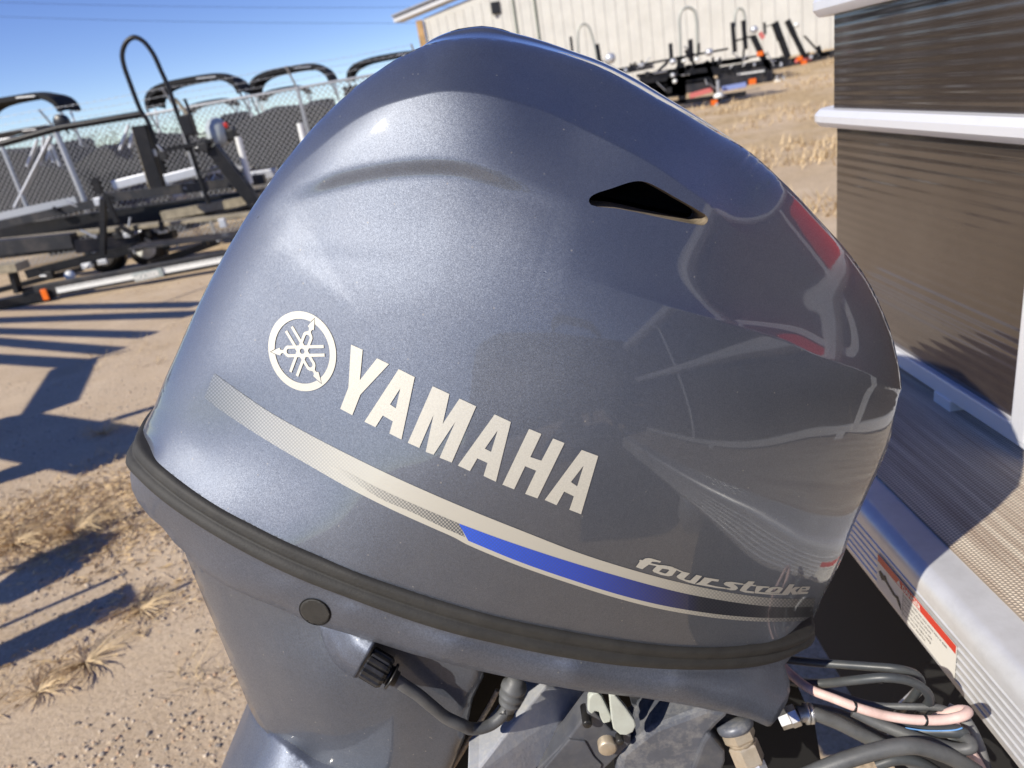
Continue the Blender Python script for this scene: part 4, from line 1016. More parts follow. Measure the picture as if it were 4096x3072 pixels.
# =================================================================== GROUND
def terrain(x, y):
    return 0.95 * smooth01(y, 9, 30) * smooth01(x, -7, 5) + 0.35 * smooth01(y, 18, 34) * smooth01(x, 4, 14)
def zt(x, y): return float(terrain(np.array(x, float), np.array(y, float)))
xs = np.r_[-600, -250, -100, -60, np.arange(-40, 41, 1.0), 60, 100, 250, 600]; ys = np.r_[-300, -60, -20, np.arange(-8, 50, 1.0), 60, 80, 120, 250, 900]
X_, Y_ = np.meshgrid(xs, ys); Z_ = terrain(X_, Y_)
nx = len(xs); V = np.c_[X_.ravel(), Y_.ravel(), Z_.ravel()]
F = [(j * nx + i, j * nx + i + 1, (j + 1) * nx + i + 1, (j + 1) * nx + i) for j in range(len(ys) - 1) for i in range(nx - 1)]
def ground_mat():
    m = bpy.data.materials.new('sandy gravel ground'); m.use_nodes = True; nt = m.node_tree; N = nt.nodes; Lk = nt.links; b = N['Principled BSDF']
    tc = N.new('ShaderNodeTexCoord')
    def noise(scale, det=6, r=.6):
        n = N.new('ShaderNodeTexNoise'); n.inputs['Scale'].default_value = scale; n.inputs['Detail'].default_value = det; n.inputs['Roughness'].default_value = r
        Lk.new(tc.outputs['Object'], n.inputs['Vector']); return n.outputs[0]
    def ramp(o, stops):
        r = N.new('ShaderNodeValToRGB'); el = r.color_ramp.elements
        while len(el) < len(stops): el.new(.5)
        for e, (p, c) in zip(el, stops): e.position = p; e.color = (*c, 1)
        Lk.new(o, r.inputs[0]); return r.outputs[0]
    base = ramp(noise(.9, 9, .72), [(.3, (.39, .29, .185)), (.5, (.59, .46, .31)), (.72, (.72, .59, .43))])
    grav = ramp(noise(55, 5, .75), [(.30, (.17, .13, .095)), (.46, (.50, .385, .265)), (.62, (.63, .51, .37)), (.78, (.80, .71, .58))])
    mx = N.new('ShaderNodeMix'); mx.data_type = 'RGBA'; mk = N.new('ShaderNodeMapRange'); mk.inputs[1].default_value = .38; mk.inputs[2].default_value = .62; mk.inputs[3].default_value = .3; mk.inputs[4].default_value = .95
    Lk.new(noise(2.1, 5), mk.inputs[0]); Lk.new(mk.outputs[0], mx.inputs[0]); Lk.new(base, mx.inputs[6]); Lk.new(grav, mx.inputs[7])
    # dry grass cover further off
    gr = ramp(noise(9, 8, .75), [(.3, (.19, .135, .07)), (.5, (.46, .335, .19)), (.7, (.60, .46, .28))])
    sp = N.new('ShaderNodeSeparateXYZ'); Lk.new(tc.outputs['Object'], sp.inputs[0])
    fy = N.new('ShaderNodeMapRange'); fy.inputs[1].default_value = 6; fy.inputs[2].default_value = 15; Lk.new(sp.outputs[1], fy.inputs[0])
    fn = N.new('ShaderNodeMapRange'); fn.inputs[1].default_value = .40; fn.inputs[2].default_value = .58; Lk.new(noise(.55, 5), fn.inputs[0])
    ml = N.new('ShaderNodeMath'); ml.operation = 'MULTIPLY'; Lk.new(fy.outputs[0], ml.inputs[0]); Lk.new(fn.outputs[0], ml.inputs[1])
    m2 = N.new('ShaderNodeMix'); m2.data_type = 'RGBA'; Lk.new(ml.outputs[0], m2.inputs[0]); Lk.new(mx.outputs[2], m2.inputs[6]); Lk.new(gr, m2.inputs[7])
    Lk.new(m2.outputs[2], b.inputs['Base Color']); b.inputs['Roughness'].default_value = .95; b.inputs['Specular IOR Level'].default_value = .2
    ad = N.new('ShaderNodeMath'); ad.operation = 'MULTIPLY_ADD'; ad.inputs[1].default_value = .5; Lk.new(noise(140, 4, .7), ad.inputs[0]); Lk.new(noise(32, 6, .7), ad.inputs[2])
    bp = N.new('ShaderNodeBump'); bp.inputs['Strength'].default_value = .7; bp.inputs['Distance'].default_value = .012; Lk.new(ad.outputs[0], bp.inputs['Height']); Lk.new(bp.outputs[0], b.inputs['Normal'])
    return m
structure(link('ground', raw_mesh('ground', V, F), ground_mat()))
# loose stones on the near ground
ico = bmesh.new(); bmesh.ops.create_icosphere(ico, subdivisions=1, radius=1.0); ico.verts.ensure_lookup_table()
IV = np.array([tuple(v.co) for v in ico.verts]); IF = np.array([[v.index for v in f.verts] for f in ico.faces]); ico.free()
def stones(n, name, material, smin, smax, near):
    Vs = []; Fs = []; k = 0
    while k < n:
        u = RNG.random(); yy = near[0] + (near[1] - near[0]) * u ** 1.6; xx = -yy * (0.25 + 0.85 * RNG.random())
        if math.sin(xx * 3.1 + 1.7 * math.sin(yy * 2.3)) + math.sin(yy * 4.2 - xx * 1.9) + 1.4 * RNG.random() < .35: continue
        s = smin + (smax - smin) * RNG.random() ** 4
        a = RNG.random() * 6.28; c, sn = math.cos(a), math.sin(a)
        q = IV * (1 + .22 * RNG.standard_normal((len(IV), 1))) * np.array([1, .55 + .4 * RNG.random(), .35 + .35 * RNG.random()]) * s
        q = np.c_[q[:, 0] * c - q[:, 1] * sn, q[:, 0] * sn + q[:, 1] * c, q[:, 2]] + np.array([xx, yy, zt(xx, yy) + s * .12])
        Vs.append(q); Fs.append(IF + k * len(IV)); k += 1
    return stuff(link(name, raw_mesh(name, np.vstack(Vs), np.vstack(Fs)), material), 'loose pebbles scattered over the sandy ground', 'pebbles')
def stone_mat(name, cols):
    m = mat(name, (.4, .33, .25), .9); nt = m.node_tree; N = nt.nodes; b = N['Principled BSDF']
    g = N.new('ShaderNodeNewGeometry'); r = N.new('ShaderNodeValToRGB'); el = r.color_ramp.elements; r.color_ramp.interpolation = 'CONSTANT'
    while len(el) < len(cols): el.new(.5)
    for i, (e, c) in enumerate(zip(el, cols)): e.position = i / len(cols); e.color = (*c, 1)
    nt.links.new(g.outputs['Random Per Island'], r.inputs[0]); nt.links.new(r.outputs[0], b.inputs['Base Color']); return m
stones(15000, 'pebbles', stone_mat('mixed pebbles', [(.45, .36, .26), (.55, .46, .35), (.30, .24, .18), (.26, .23, .20), (.62, .52, .40), (.44, .34, .23), (.50, .34, .22), (.36, .31, .25)]), .0015, .011, (1.1, 6.0))

# dry grass tufts
MT['straw'] = mat('dry grass', (.58, .44, .26), .9, var=.35, vscale=30)
def tuft(px, py, r, n, label, h=0.5):
    c = onZ(px, py, 0.0); V = []; F = []
    for i in range(n):
        a = RNG.random() * 6.283; L = r * (.45 + .6 * RNG.random()); lift = h * L * (.2 + .9 * RNG.random()); w = .0009 + .0012 * RNG.random()
        d = np.array([math.cos(a), math.sin(a), 0]); sd = np.array([-d[1], d[0], 0]); b0 = c + d * .012 * RNG.random(); k = len(V)
        for t in (0, .4, .75, 1):
            p = b0 + d * L * t + np.array([0, 0, lift * (t * 1.9 - t * t * 1.35) + .002]); ww = w * (1 - .8 * t)
            V += [p - sd * ww, p + sd * ww + np.array([0, 0, .002])]
        for j in range(3): F.append((k + 2 * j, k + 2 * j + 1, k + 2 * j + 3, k + 2 * j + 2))
    o = link('grass_tuft', raw_mesh('grass_tuft', V, F, False), MT['straw']); o['group'] = 'dry grass tufts on the dirt'
    return tag(o, label, 'grass tuft', 'dry grass tufts on the dirt')
tuft(345, 2650, .17, 100, 'spiky dry grass tuft spread flat on sunlit gravel', .35)
tuft(300, 2130, .22, 120, 'bushy dry grass clump beside the dark shadow', .55)
tuft(60, 2180, .18, 90, 'dry straw clump at the left picture edge', .5)
tuft(560, 2440, .16, 80, 'small sparse grass tuft near the motor leg', .4)
tuft(420, 1735, .16, 90, 'pale grass sprig inside the shadow', .7)
tuft(150, 2770, .13, 60, 'thin grass wisps at lower left', .4)
V = []; F = []
for i in range(2600):
    yy = 1.8 + 9 * RNG.random(); xx = -yy * (.2 + .75 * RNG.random())
    if math.sin(xx * 2.1 + yy * 1.3) + math.sin(xx * .9 - yy * 2.2) < .35: continue
    for j in range(3):
        a = RNG.random() * 6.28; L = .04 + .09 * RNG.random(); d = np.array([math.cos(a), math.sin(a), .25 + .6 * RNG.random()]) * L; sd = np.array([-math.sin(a), math.cos(a), 0]) * .0022
        p = np.array([xx + .05 * RNG.random(), yy + .05 * RNG.random(), 0]); k = len(V); V += [p - sd, p + sd, p + d]; F.append((k, k + 1, k + 2))
for i in range(22000):                                 # flattened straw litter near the boat
    yy = 1.4 + 3.2 * RNG.random(); xx = -yy * (.3 + .75 * RNG.random())
    if math.sin(xx * 4.1 + yy * 2.3) + math.sin(xx * 1.9 - yy * 3.2) < .3 + .8 * RNG.random(): continue
    a = RNG.random() * 6.28; L = .02 + .05 * RNG.random(); d = np.array([math.cos(a), math.sin(a), .12 * RNG.random()]) * L; sd = np.array([-math.sin(a), math.cos(a), 0]) * .0009
    p = np.array([xx, yy, .004]); k = len(V); V += [p - sd, p + sd, p + d]; F.append((k, k + 1, k + 2))
for i in range(5200):                                 # golden grass on the rising ground at right
    yy = 7 + 24 * RNG.random(); xx = yy * (.12 + .5 * RNG.random())
    if math.sin(xx * 1.1 + yy * .8) + math.sin(xx * .5 - yy * 1.7) + RNG.random() < .6: continue
    zz = zt(xx, yy)
    for j in range(4):
        a = RNG.random() * 6.28; L = .10 + .16 * RNG.random(); d = np.array([math.cos(a) * .6, math.sin(a) * .6, .3 + .7 * RNG.random()]) * L; sd = np.array([-math.sin(a), math.cos(a), 0]) * .012
        p = np.array([xx + .2 * RNG.random(), yy + .2 * RNG.random(), zz - .01]); k = len(V); V += [p - sd, p + sd, p + d]; F.append((k, k + 1, k + 2))
stuff(link('dry_grass', raw_mesh('dry_grass', V, F, False), MT['straw']), 'sparse short dry grass over the dirt', 'grass')

V = []; F = []
for cx, cy, rr, n in ((330, 2080, .70, 2300), (80, 2120, .7, 1900), (420, 2200, .45, 500), (500, 1900, .55, 500), (120, 2700, .30, 160), (560, 2450, .30, 160), (700, 2330, .35, 160)):
    c = onZ(cx, cy, 0.0)
    for i in range(n):
        r = rr * RNG.random() ** .7; a = RNG.random() * 6.283; p = c + np.array([r * math.cos(a), r * math.sin(a) * .6, .003]); a2 = RNG.random() * 6.283; L = .015 + .07 * RNG.random() ** 1.6
        d = np.array([math.cos(a2), math.sin(a2), .05 + .5 * RNG.random() ** 2]) * L; sd = np.array([-math.sin(a2), math.cos(a2), 0]) * (.0004 + .0005 * RNG.random()); k = len(V)
        V += [p - sd, p + sd, p + d * .6 + sd * .6 + np.array([0, 0, .01 * RNG.random()]), p + d]; F += [(k, k + 1, k + 2), (k, k + 2, k + 3)]
stuff(link('matted_straw', raw_mesh('matted_straw', V, F, False), MT['straw']), 'matted dead straw lying in patches on the dirt', 'straw')

# =================================================================== THE YARD AT LEFT
def P(x, y, D): return A1(x, y, D)
def c1(x, y): return (x / 2.011, y / 2.011)
# --- chain link fence
FD = 14.0
post_tops = [(182, 400), (700, 360), (1181, 322)]
px0 = P(182, 400, FD); step = (P(1181, 322, FD)[0] - px0[0]) / 2
ZR = P(300, 508, FD)[2]
FENCE = thing('chain_link_fence', 'chain link fence with barbed wire across the yard behind the trailers', 'fence', (px0[0], FD, 0))
fx0, fx1 = px0[0] - 2 * step, px0[0] + 3 * step
for i in range(-2, 4):
    x = px0[0] + i * step
    m_ = MB(); m_.tube([(x, FD, 0), (x, FD, ZR + .03)], .032, 12); m_.tube([(x, FD, ZR), (x - .05, FD - .22, ZR + .36)], .018, 8); m_.build('post', MT['galv'], FENCE)
m_ = MB(); m_.tube([(fx0, FD, ZR), (fx1, FD, ZR)], .024, 10); m_.build('top_rail', MT['galv'], FENCE)
for k in range(3):
    m_ = MB(); q = []
    for t in np.linspace(0, 1, 41): q.append((fx0 + (fx1 - fx0) * t - .05, FD - .08 - .07 * k, ZR + .12 + .11 * k + .012 * math.sin(t * 31 + k)))
    m_.tube(q, .0035, 5)
    for x in np.arange(fx0, fx1, .13): m_.box((x, FD - .08 - .07 * k, ZR + .12 + .11 * k), (.008, .008, .03))
    m_.build('barbed_wire', MT['galv'], FENCE)
V = []; F = []; cell = .10; wv = .0062
H_ = ZR - .05
for s in (-1, 1):
    for x in np.arange(fx0 - H_, fx1 + H_, cell):
        a = np.array([x, FD - .03 + s * .003, .05]); b = np.array([x + s * H_, FD - .03 + s * .003, .05 + H_])
        if max(a[0], b[0]) < fx0 or min(a[0], b[0]) > fx1: continue
        t0, t1 = 0.0, 1.0
        for lim, up in ((fx0, False), (fx1, True)):
            da = b[0] - a[0]
            t = (lim - a[0]) / da
            if 0 < t < 1:
                if (up and da > 0) or (not up and da < 0): t1 = min(t1, t)
                else: t0 = max(t0, t)
        if t1 <= t0: continue
        p, q = a + (b - a) * t0, a + (b - a) * t1; k = len(V); n = np.array([1, 0, -s]) * wv * .7
        V += [p - n, p + n, q + n, q - n, p + np.array([0, -wv, 0]), q + np.array([0, -wv, 0])]
        F += [(k, k + 4, k + 5, k + 3), (k + 4, k + 1, k + 2, k + 5), (k, k + 3, k + 2, k + 1)]
MT['mesh'] = mat('galvanised wire', (.42, .43, .43), .5, metal=.4)
o = link('wire_mesh', raw_mesh('wire_mesh', V, F, False), MT['mesh'], FENCE); o['kind'] = 'stuff'

# --- pontoon boats behind the fence
def bg_boat(xc, D, wid, zdeck, zcan, label, can_w=2.3, hull=True, arch=.46, depth=.9):
    B = thing('pontoon_boat', label, 'boat', (xc, D, 0), 'pontoon boats parked behind the fence')
    n = 30; V = []; F = []; bt = .10
    for yy in (0, depth * .5, depth):
        for k2 in range(2 * n):
            i = k2 if k2 < n else 2 * n - 1 - k2
            t = i / (n - 1) * 2 - 1; cw = can_w / 2 - (0 if k2 < n else .07)
            x = xc + cw * math.copysign(abs(math.sin(t * math.pi / 2)) ** .9, t)
            z = zcan - arch * (abs(t) ** 2.6) - (0 if k2 < n else bt * (1 - .75 * abs(t) ** 5)) + (.04 if yy == depth * .5 else 0)
            V.append((x, D + yy, z))
    for j in range(2):
        for k2 in range(2 * n): F.append((j * 2 * n + k2, j * 2 * n + (k2 + 1) % (2 * n), (j + 1) * 2 * n + (k2 + 1) % (2 * n), (j + 1) * 2 * n + k2))
    for i in range(n - 1):
        for q0 in (0, 4 * n): F.append((q0 + i, q0 + i + 1, q0 + 2 * n - 2 - i, q0 + 2 * n - 1 - i))
    me_ = raw_mesh('canopy', V, F); me_.set_sharp_from_angle(angle=math.radians(30)); link('canopy', me_, MT['canvas'], B)
    for s in (-1, 1):
        for yy, dz in ((0.02, 0), (depth * .5, 0)):
            m = MB(); xe = xc + s * can_w / 2 * .99
            m.tube([(xe, D + yy, zcan - arch - .01), (xe + s * .04, D + yy + (.7 if yy < .1 else -.2), zdeck + .55)], .022, 8)
            m.build('canopy_support', MT['galv'], B)
    m = MB(); m.tube([(xc + s_ * can_w * .22, D - .03, zcan - .05 - abs(s_) * .03) for s_ in (.5, 1.4)], .02, 8); m.build('canopy_strut', MT['galv'], B)
    if hull:
        for k_, (xa, xb, zz, nm) in enumerate(((-.5, -.05, .72, 'side_panel'), (.0, .5, .60, 'side_panel'))):
            m = MB(); m.box((xc + (xa + xb) / 2 * wid, D + .04, zdeck + zz / 2), ((xb - xa) * wid, .06, zz), bev=.015); m.build(nm, MT['charcoal'], B)
        m = MB(); m.box((xc, D + 3.2, zdeck + .35), (wid, 6.2, .68), bev=.02); m.build('hull_side', MT['charcoal'], B)
        m = MB(); m.beam((xc - wid * .5, D - .02, zdeck + .74), (xc + wid * .5, D - .02, zdeck + .74), .05, .04); m.build('fence_rail', MT['black_steel'], B)
        for xa, xb in ((-.47, -.12), (.0, .42)):
            m = MB(); m.box((xc + (xa + xb) / 2 * wid, D - .25, zdeck - .02), ((xb - xa) * wid, .5, .14), bev=.02); m.build('deck_edge', MT['alu'], B)
        for s in (-.8, .8):
            m = MB(); m.lathe((xc + s, D - .5, zdeck - .42), (xc + s, D + 5.6, zdeck - .42), [(0, .05), (.03, .2), (.07, .3), (1, .3)], 20); m.build('pontoon_tube', MT['alu'], B)
        mo = MB(); mo.box((xc - .05, D - .55, zdeck + .25), (.34, .5, .42), bev=.09); mo = mo.build('motor_cover', MT['black_plastic'], B)
        m = MB(); m.box((xc - .05, D - .5, zdeck - .35), (.16, .26, .9), bev=.03); m.build('motor_leg', MT['black_plastic'], mo)
        m = MB(); m.box((xc + .3, D + 1.6, zdeck + .85), (.7, .5, .5), bev=.12); m.build('seat_back', MT['charcoal'], B)
        m = MB(); m.beam((xc, D + .4, .35), (xc, D + 6.5, .35), .9, .18); m.build('cradle', MT['black_steel'], B)
        for s in (-.7, .7):
            m = MB(); m.beam((xc + s, D + 1.5, 0), (xc + s, D + 1.5, zdeck - .62), .2, .2); m.build('cradle_post', MT['black_steel'], B)
    return B
def bx(px, py, D): return P(px, py, D)
q = bx(50, 382, 17.5); bg_boat(q[0] - .15, 17.5, 2.6, 1.15, q[2], 'pontoon boat with black canopy at the far left', 2.1)
q = bx(770, 305, 17.0); bg_boat(q[0] - .15, 17.0, 2.5, 1.12, q[2], 'pontoon boat whose black canopy stands behind the tall black hoop', 2.08)
q = bx(1140, 272, 19.0); bg_boat(q[0], 19.0, 2.6, 1.15, q[2] + .02, 'pontoon boat with canopy just left of the motor top', 2.0)
q = bx(1520, 222, 21.0); bg_boat(q[0] + .2, 21.0, 2.7, 1.7, q[2], 'pontoon boat half hidden behind the motor, below the shed roof', 2.4)
q = bx(60, 520, 25.0); bg_boat(q[0], 25.0, 2.6, 1.3, q[2], 'farther boat with low canopy beyond the far left boat', 2.2, False, .2)
q = bx(820, 405, 25.0); bg_boat(q[0], 25.0, 2.6, 1.3, q[2], 'farther boat canopy showing under the hooped canopy', 1.6, False, .25)
q = bx(1120, 352, 27.0); bg_boat(q[0], 27.0, 2.6, 1.3, q[2], 'farther boat canopy showing under the canopy left of the motor', 1.7, False, .3)

bg_boat(.7, -8.6, 3.6, 1.2, 3.3, 'unseen dark pontoon boat added behind the camera to darken the motor side reflection', 2.4)  # unseen boat, added to darken the flank's reflection and shade the near ground

# --- boats under black tarps right behind the fence
def tarp(label, poly, D, deep):
    c = np.mean(np.array(poly), 0); V = []; F = []; n = 0; ring = spline(poly, 4, True); k = len(ring)
    for t, sc in ((0, 1.0), (.12, 1.03), (.5, 1.02), (.85, .96), (1, .8)):
        for q in at(ring, np.full(k, D)):
            z = q[2] * sc + .03 * math.sin(q[0] * 7 + t * 9); V.append((q[0], D + deep * t, max(.3, z)))
    for j in range(4):
        for i in range(k): F.append((j * k + i, j * k + (i + 1) % k, (j + 1) * k + (i + 1) % k, (j + 1) * k + i))
    F.append(tuple(range(k))); me = raw_mesh('tarp', V, F)
    T = thing('covered_boat', label, 'boat', (at([tuple(c)], [D])[0][0], D, 0), 'boats under tarps behind the fence')
    me.set_sharp_from_angle(angle=math.radians(50)); link('tarp', me, MT['canvas'], T)
    m = MB(); x = at([tuple(c)], [D])[0][0]; m.beam((x - .5, D + .4, .2), (x + .5, D + .4, .2), .2, .4); m.build('cradle', MT['black_steel'], T)
tarp('boat under black tarp behind the crossed pipes', [(-60, 640), (30, 612), (95, 606), (150, 650), (230, 680), (330, 700), (345, 800), (250, 870), (-60, 900)], 15.2, 3.0)
tarp('boat under dark tarp between the crossed pipes and winch stand', [(300, 660), (370, 606), (450, 590), (500, 552), (560, 556), (600, 620), (590, 665), (450, 690), (330, 715)], 15.6, 3.0)
tarp('boat under dark tarp right of the winch stand', [(900, 560), (1000, 470), (1120, 440), (1300, 430), (1400, 520), (1380, 620), (1150, 650), (950, 660)], 16.0, 3.0)

# --- near trailer with the white stripe
D = 9.9
TR = thing('boat_trailer', 'low grey boat trailer with white stripe and name plate on the dirt', 'trailer', tuple(P(500, 1130, D)))
DIRX = np.array([1.0, 0, 0])
a, b = P(100, 1178, D), P(1060, 1002, D)
MT['trailer_grey'] = mat('grey trailer paint', (.020, .021, .025), .42, var=.25, vscale=4, dirt=(.16, .13, .10), dirt_scale=4, dirt_amt=.35)
m_ = MB(); m_.beam(a, b, .10, .19, bev=.01); fr = m_.build('frame_rail', MT['trailer_grey'], TR)
s0, s1 = P(228, 1165, D - .06), P(1060, 1010, D - .06)
m_ = MB(); m_.beam(s0, s1, .012, .055); m_.build('white_stripe', MT['white_plastic'], fr)
m_ = MB(); m_.beam(s0 + np.array([0, 0, .042]), s1 + np.array([0, 0, .042]), .012, .012); m_.build('white_stripe', MT['white_plastic'], fr)
n0, n1 = P(536, 1113, D - .08), P(652, 1087, D - .08)
m_ = MB(); m_.beam(n0, n1, .02, .115, bev=.008); pl_ = m_.build('name_plate', mat('silver plate', (.30, .34, .33), .5), fr)
ax = (n1 - n0) / np.linalg.norm(n1 - n0); L_ = np.linalg.norm(n1 - n0)
text_mesh('HOOSIER', .105, lambda x, y: n0 + ax * (x + .008) + np.array([0, -.0125, y - .036]), MT['labelwhite'], 'plate_lettering', pl_, .004, sx=L_ / .48 * .93)
m_ = MB(); m_.box(P(180, 1178, D - .1), (.085, .03, .15), bev=.01); m_.build('marker_light', MT['orange'], TR)
m_ = MB(); m_.beam(P(-40, 1222, D), P(215, 1172, D), .2, .12); m_.build('rear_cross_member', MT['black_steel'], TR)
m_ = MB(); m_.beam(P(112, 1096, 10.9), P(562, 985, 10.9), .12, .13); m_.build('far_rail', MT['black_steel'], TR)
m_ = MB(); m_.beam(P(-20, 1165, 10.6), P(330, 1075, 10.9), .10, .07); m_.build('brace', MT['black_steel'], TR)
m_ = MB(); m_.beam(P(600, 1060, 10.5), P(870, 965, 11.5), .09, .10); m_.build('brace', MT['black_steel'], TR)
for (x0, y0, x1, y1, DD, w_, h_) in ((-30, 1078, 92, 1062, 9.8, .3, .11), (-30, 968, 560, 905, 11.3, .30, .055), (560, 905, 1080, 845, 11.3, .30, .055)):
    m_ = MB(); m_.beam(P(x0, y0, DD), P(x1, y1, DD), w_, h_, bev=.01); m_.build('bunk_board', MT['wood'], TR)
for (x, y0, y1, DD) in ((50, 1085, 1170, 9.8), (140, 950, 1010, 11.2), (545, 900, 985, 11.2)):
    m_ = MB(); m_.beam(P(x, y0, DD), P(x + 25, y1, DD), .06, .12); m_.build('bunk_bracket', MT['black_steel'], TR)
for i, (x, y) in enumerate(((575, 935), (400, 945))):
    p = P(x, y, 11.6); m_ = MB(); p[2] = .30
    m_.lathe(p + np.array([0, .12, 0]), p + np.array([0, -.12, 0]), [(0, .2), (.1, .29), (.9, .29), (1, .2)], 24); wh = m_.build('wheel', MT['black_plastic'], TR)
    m_ = MB(); m_.lathe(p + np.array([0, -.10, 0]), p + np.array([0, -.135, 0]), [(0, .17), (.6, .165), (1, .06)], 20); m_.build('rim', MT['white_plastic'], wh)
m_ = MB(); m_.beam(P(413, 795, 10.6), P(413, 1018, 10.6), .075, .075); m_.beam(P(425, 790, 10.6), P(470, 890, 10.6), .06, .06); m_.box(P(388, 745, 10.6), (.10, .06, .22)); m_.build('guide_post', MT['black_steel'], TR)
m_ = MB(); m_.lathe(P(270, 1105, 10.2) + np.array([0, .06, 0]), P(290, 1100, 10.2) + np.array([0, -.06, 0]), [(0, .03), (.2, .07), (.8, .07), (1, .03)], 16); m_.build('roller', MT['white_plastic'], TR)
m_ = MB(); m_.beam(P(-20, 990, 10.9), P(300, 960, 10.9), .2, .2); m_.beam(P(300, 985, 10.9), P(560, 965, 11.3), .2, .19); m_.build('axle_beam', MT['trailer_grey'], TR)
m_ = MB(); m_.beam(P(545, 985, 10.6), P(1000, 930, 10.6), .5, .03); m_.build('step_plate', MT['trailer_grey'], TR)

def clutter(T, pts, D, n, hmin, hmax):
    """small brackets, stubs and lamp boxes standing along a frame"""
    for i in range(n):
        j = int(RNG.integers(0, len(pts) - 1)); t = RNG.random(); x = pts[j][0] + (pts[j + 1][0] - pts[j][0]) * t; y = pts[j][1] + (pts[j + 1][1] - pts[j][1]) * t
        p = P(x, y, D + .5 * (RNG.random() - .5)); h = hmin + (hmax - hmin) * RNG.random() ** 2; m = MB(); r = RNG.random()
        if r < .4: m.beam(p, p + np.array([1.5 * h * (RNG.random() - .5), 0, h * .45]), .05, .06); m.build('bracket', MT['black_steel'], T)
        elif r < .8: m.tube([p, p + np.array([(RNG.random() - .5) * h * 2, 0, h * (RNG.random() - .2)])], .018, 6); m.build('stay', MT['galv'], T)
        else: m.box(p, (.06 + .1 * RNG.random(), .08, .06 + .08 * RNG.random()), bev=.012); m.build('fitting', MT['alu'] if r < .9 else MT['black_plastic'], T)
clutter(TR, [(0, 1010), (300, 960), (600, 930), (980, 880)], 11.2, 26, .1, .35)
clutter(TR, [(120, 1120), (560, 1010), (900, 960)], 10.6, 16, .08, .25)

# --- second trailer with winch stand and hoop
D = 11.8
T2 = thing('boat_trailer', 'black boat trailer with tall winch stand and bow hoop', 'trailer', (P(700, 760, D)[0], D, 0))
hoop = [c1(*p) for p in ((1330, 1400), (1270, 1200), (1180, 960), (1140, 905), (1050, 680), (990, 500), (985, 420), (1020, 335), (1080, 300), (1150, 330), (1230, 430), (1300, 580), (1350, 690), (1430, 920), (1500, 1100), (1600, 1400), (1680, 1640))]
m_ = MB(); m_.tube(spline([P(x, y, D) for x, y in hoop], 6), .034, 12); m_.build('bow_hoop', MT['black_steel'], T2)
m_ = MB(); m_.beam(P(560, 502, D), P(632, 748, D), .16, .20, (1, 0, 0)); m_.build('winch_post', MT['black_steel'], T2)
m_ = MB(); m_.beam(P(537, 505, D + .02), P(608, 752, D + .02), .10, .06, (1, 0, 0)); m_.build('post_face', MT['wood'], T2)
m_ = MB(); m_.beam(P(632, 607, D), P(850, 562, D), .12, .06); m_.build('cross_bar', MT['black_steel'], T2)
m_ = MB(); m_.beam(P(850, 590, D), P(1035, 830, D), .16, .19, (1, 0, 0)); m_.build('diagonal_brace', MT['black_steel'], T2)
m_ = MB(); m_.beam(P(893, 680, D), P(990, 790, D), .10, .09, (1, 0, 0)); m_.build('diagonal_brace', MT['trailer_grey'], T2)
m_ = MB(); m_.beam(P(795, 695, D), P(915, 662, D), .06, .05); m_.build('step', MT['trailer_grey'], T2)
m_ = MB(); m_.beam(P(430, 790, 12.2), P(1060, 715, 12.2), .12, .15); m_.build('frame_rail', MT['trailer_grey'], T2)
m_ = MB(); m_.beam(P(-30, 905, 12.2), P(440, 800, 12.2), .12, .13); m_.build('frame_rail', MT['trailer_grey'], T2)
m_ = MB(); m_.beam(P(660, 860, 12.4), P(1040, 790, 12.4), .3, .14); m_.build('bunk_board', MT['wood'], T2)
m_ = MB(); m_.beam(P(820, 870, 11.4), P(1010, 815, 11.4), .1, .03); m_.build('tongue', MT['black_steel'], T2)
m_ = MB(); m_.box(P(755, 500, D - .05), (.16, .16, .30), bev=.02); m_.tube([P(738, 395, D), P(760, 450, D), P(752, 540, D)], .025, 8); m_.build('winch', MT['black_steel'], T2)
m_ = MB(); m_.tube([P(700, 395, FD - .5), P(750, 455, FD - .5)], .03, 8); m_.build('strap_bar', MT['wood'], T2)
m_ = MB(); m_.tube([P(605, 600, D), P(640, 720, D)], .04, 8); m_.box(P(612, 612, D), (.14, .1, .1)); m_.build('jack', MT['galv'], T2)
m_ = MB(); m_.beam(P(-30, 945, 12.7), P(1060, 790, 12.7), .3, .30); m_.build('rear_frame', MT['black_steel'], T2)
m_ = MB(); m_.beam(P(-30, 1020, 11.6), P(700, 935, 11.6), .2, .12); m_.build('lower_frame', MT['black_steel'], T2)
clutter(T2, [(0, 900), (440, 795), (1040, 715)], 12.3, 26, .1, .4)
clutter(T2, [(560, 640), (850, 580)], 11.8, 8, .1, .3)
for x0, y0, x1, y1 in ((455, 742, 600, 706), (640, 722, 790, 684), (1010, 705, 1110, 690), (60, 868, 200, 838)):
    m_ = MB(); m_.beam(P(x0, y0, 13.3), P(x1, y1, 13.3), .12, .16, bev=.02); m_.build('step_bar', MT['alu'], T2)
p = P(868, 535, 12.6)
SM = thing('spare_motor', 'pale grey spare motor with red cap hung on the black winch stand', 'motor', tuple(p))
m_ = MB(); m_.lathe(p + np.array([.02, 0, .25]), p + np.array([.0, 0, -.20]), [(0, .03), (.08, .11), (.3, .17), (.75, .18), (.95, .15), (1, .05)], 20); m_.build('cover', mat('pale grey cover', (.42, .46, .46), .3, coat=.5), SM)
m_ = MB(); m_.box(p + np.array([.17, -.02, .10]), (.10, .10, .09), bev=.02); m_.build('red_cap', MT['red'], SM)
m_ = MB(); m_.box(p + np.array([.22, 0, -.05]), (.2, .16, .2), bev=.04); m_.build('tiller', MT['black_plastic'], SM)
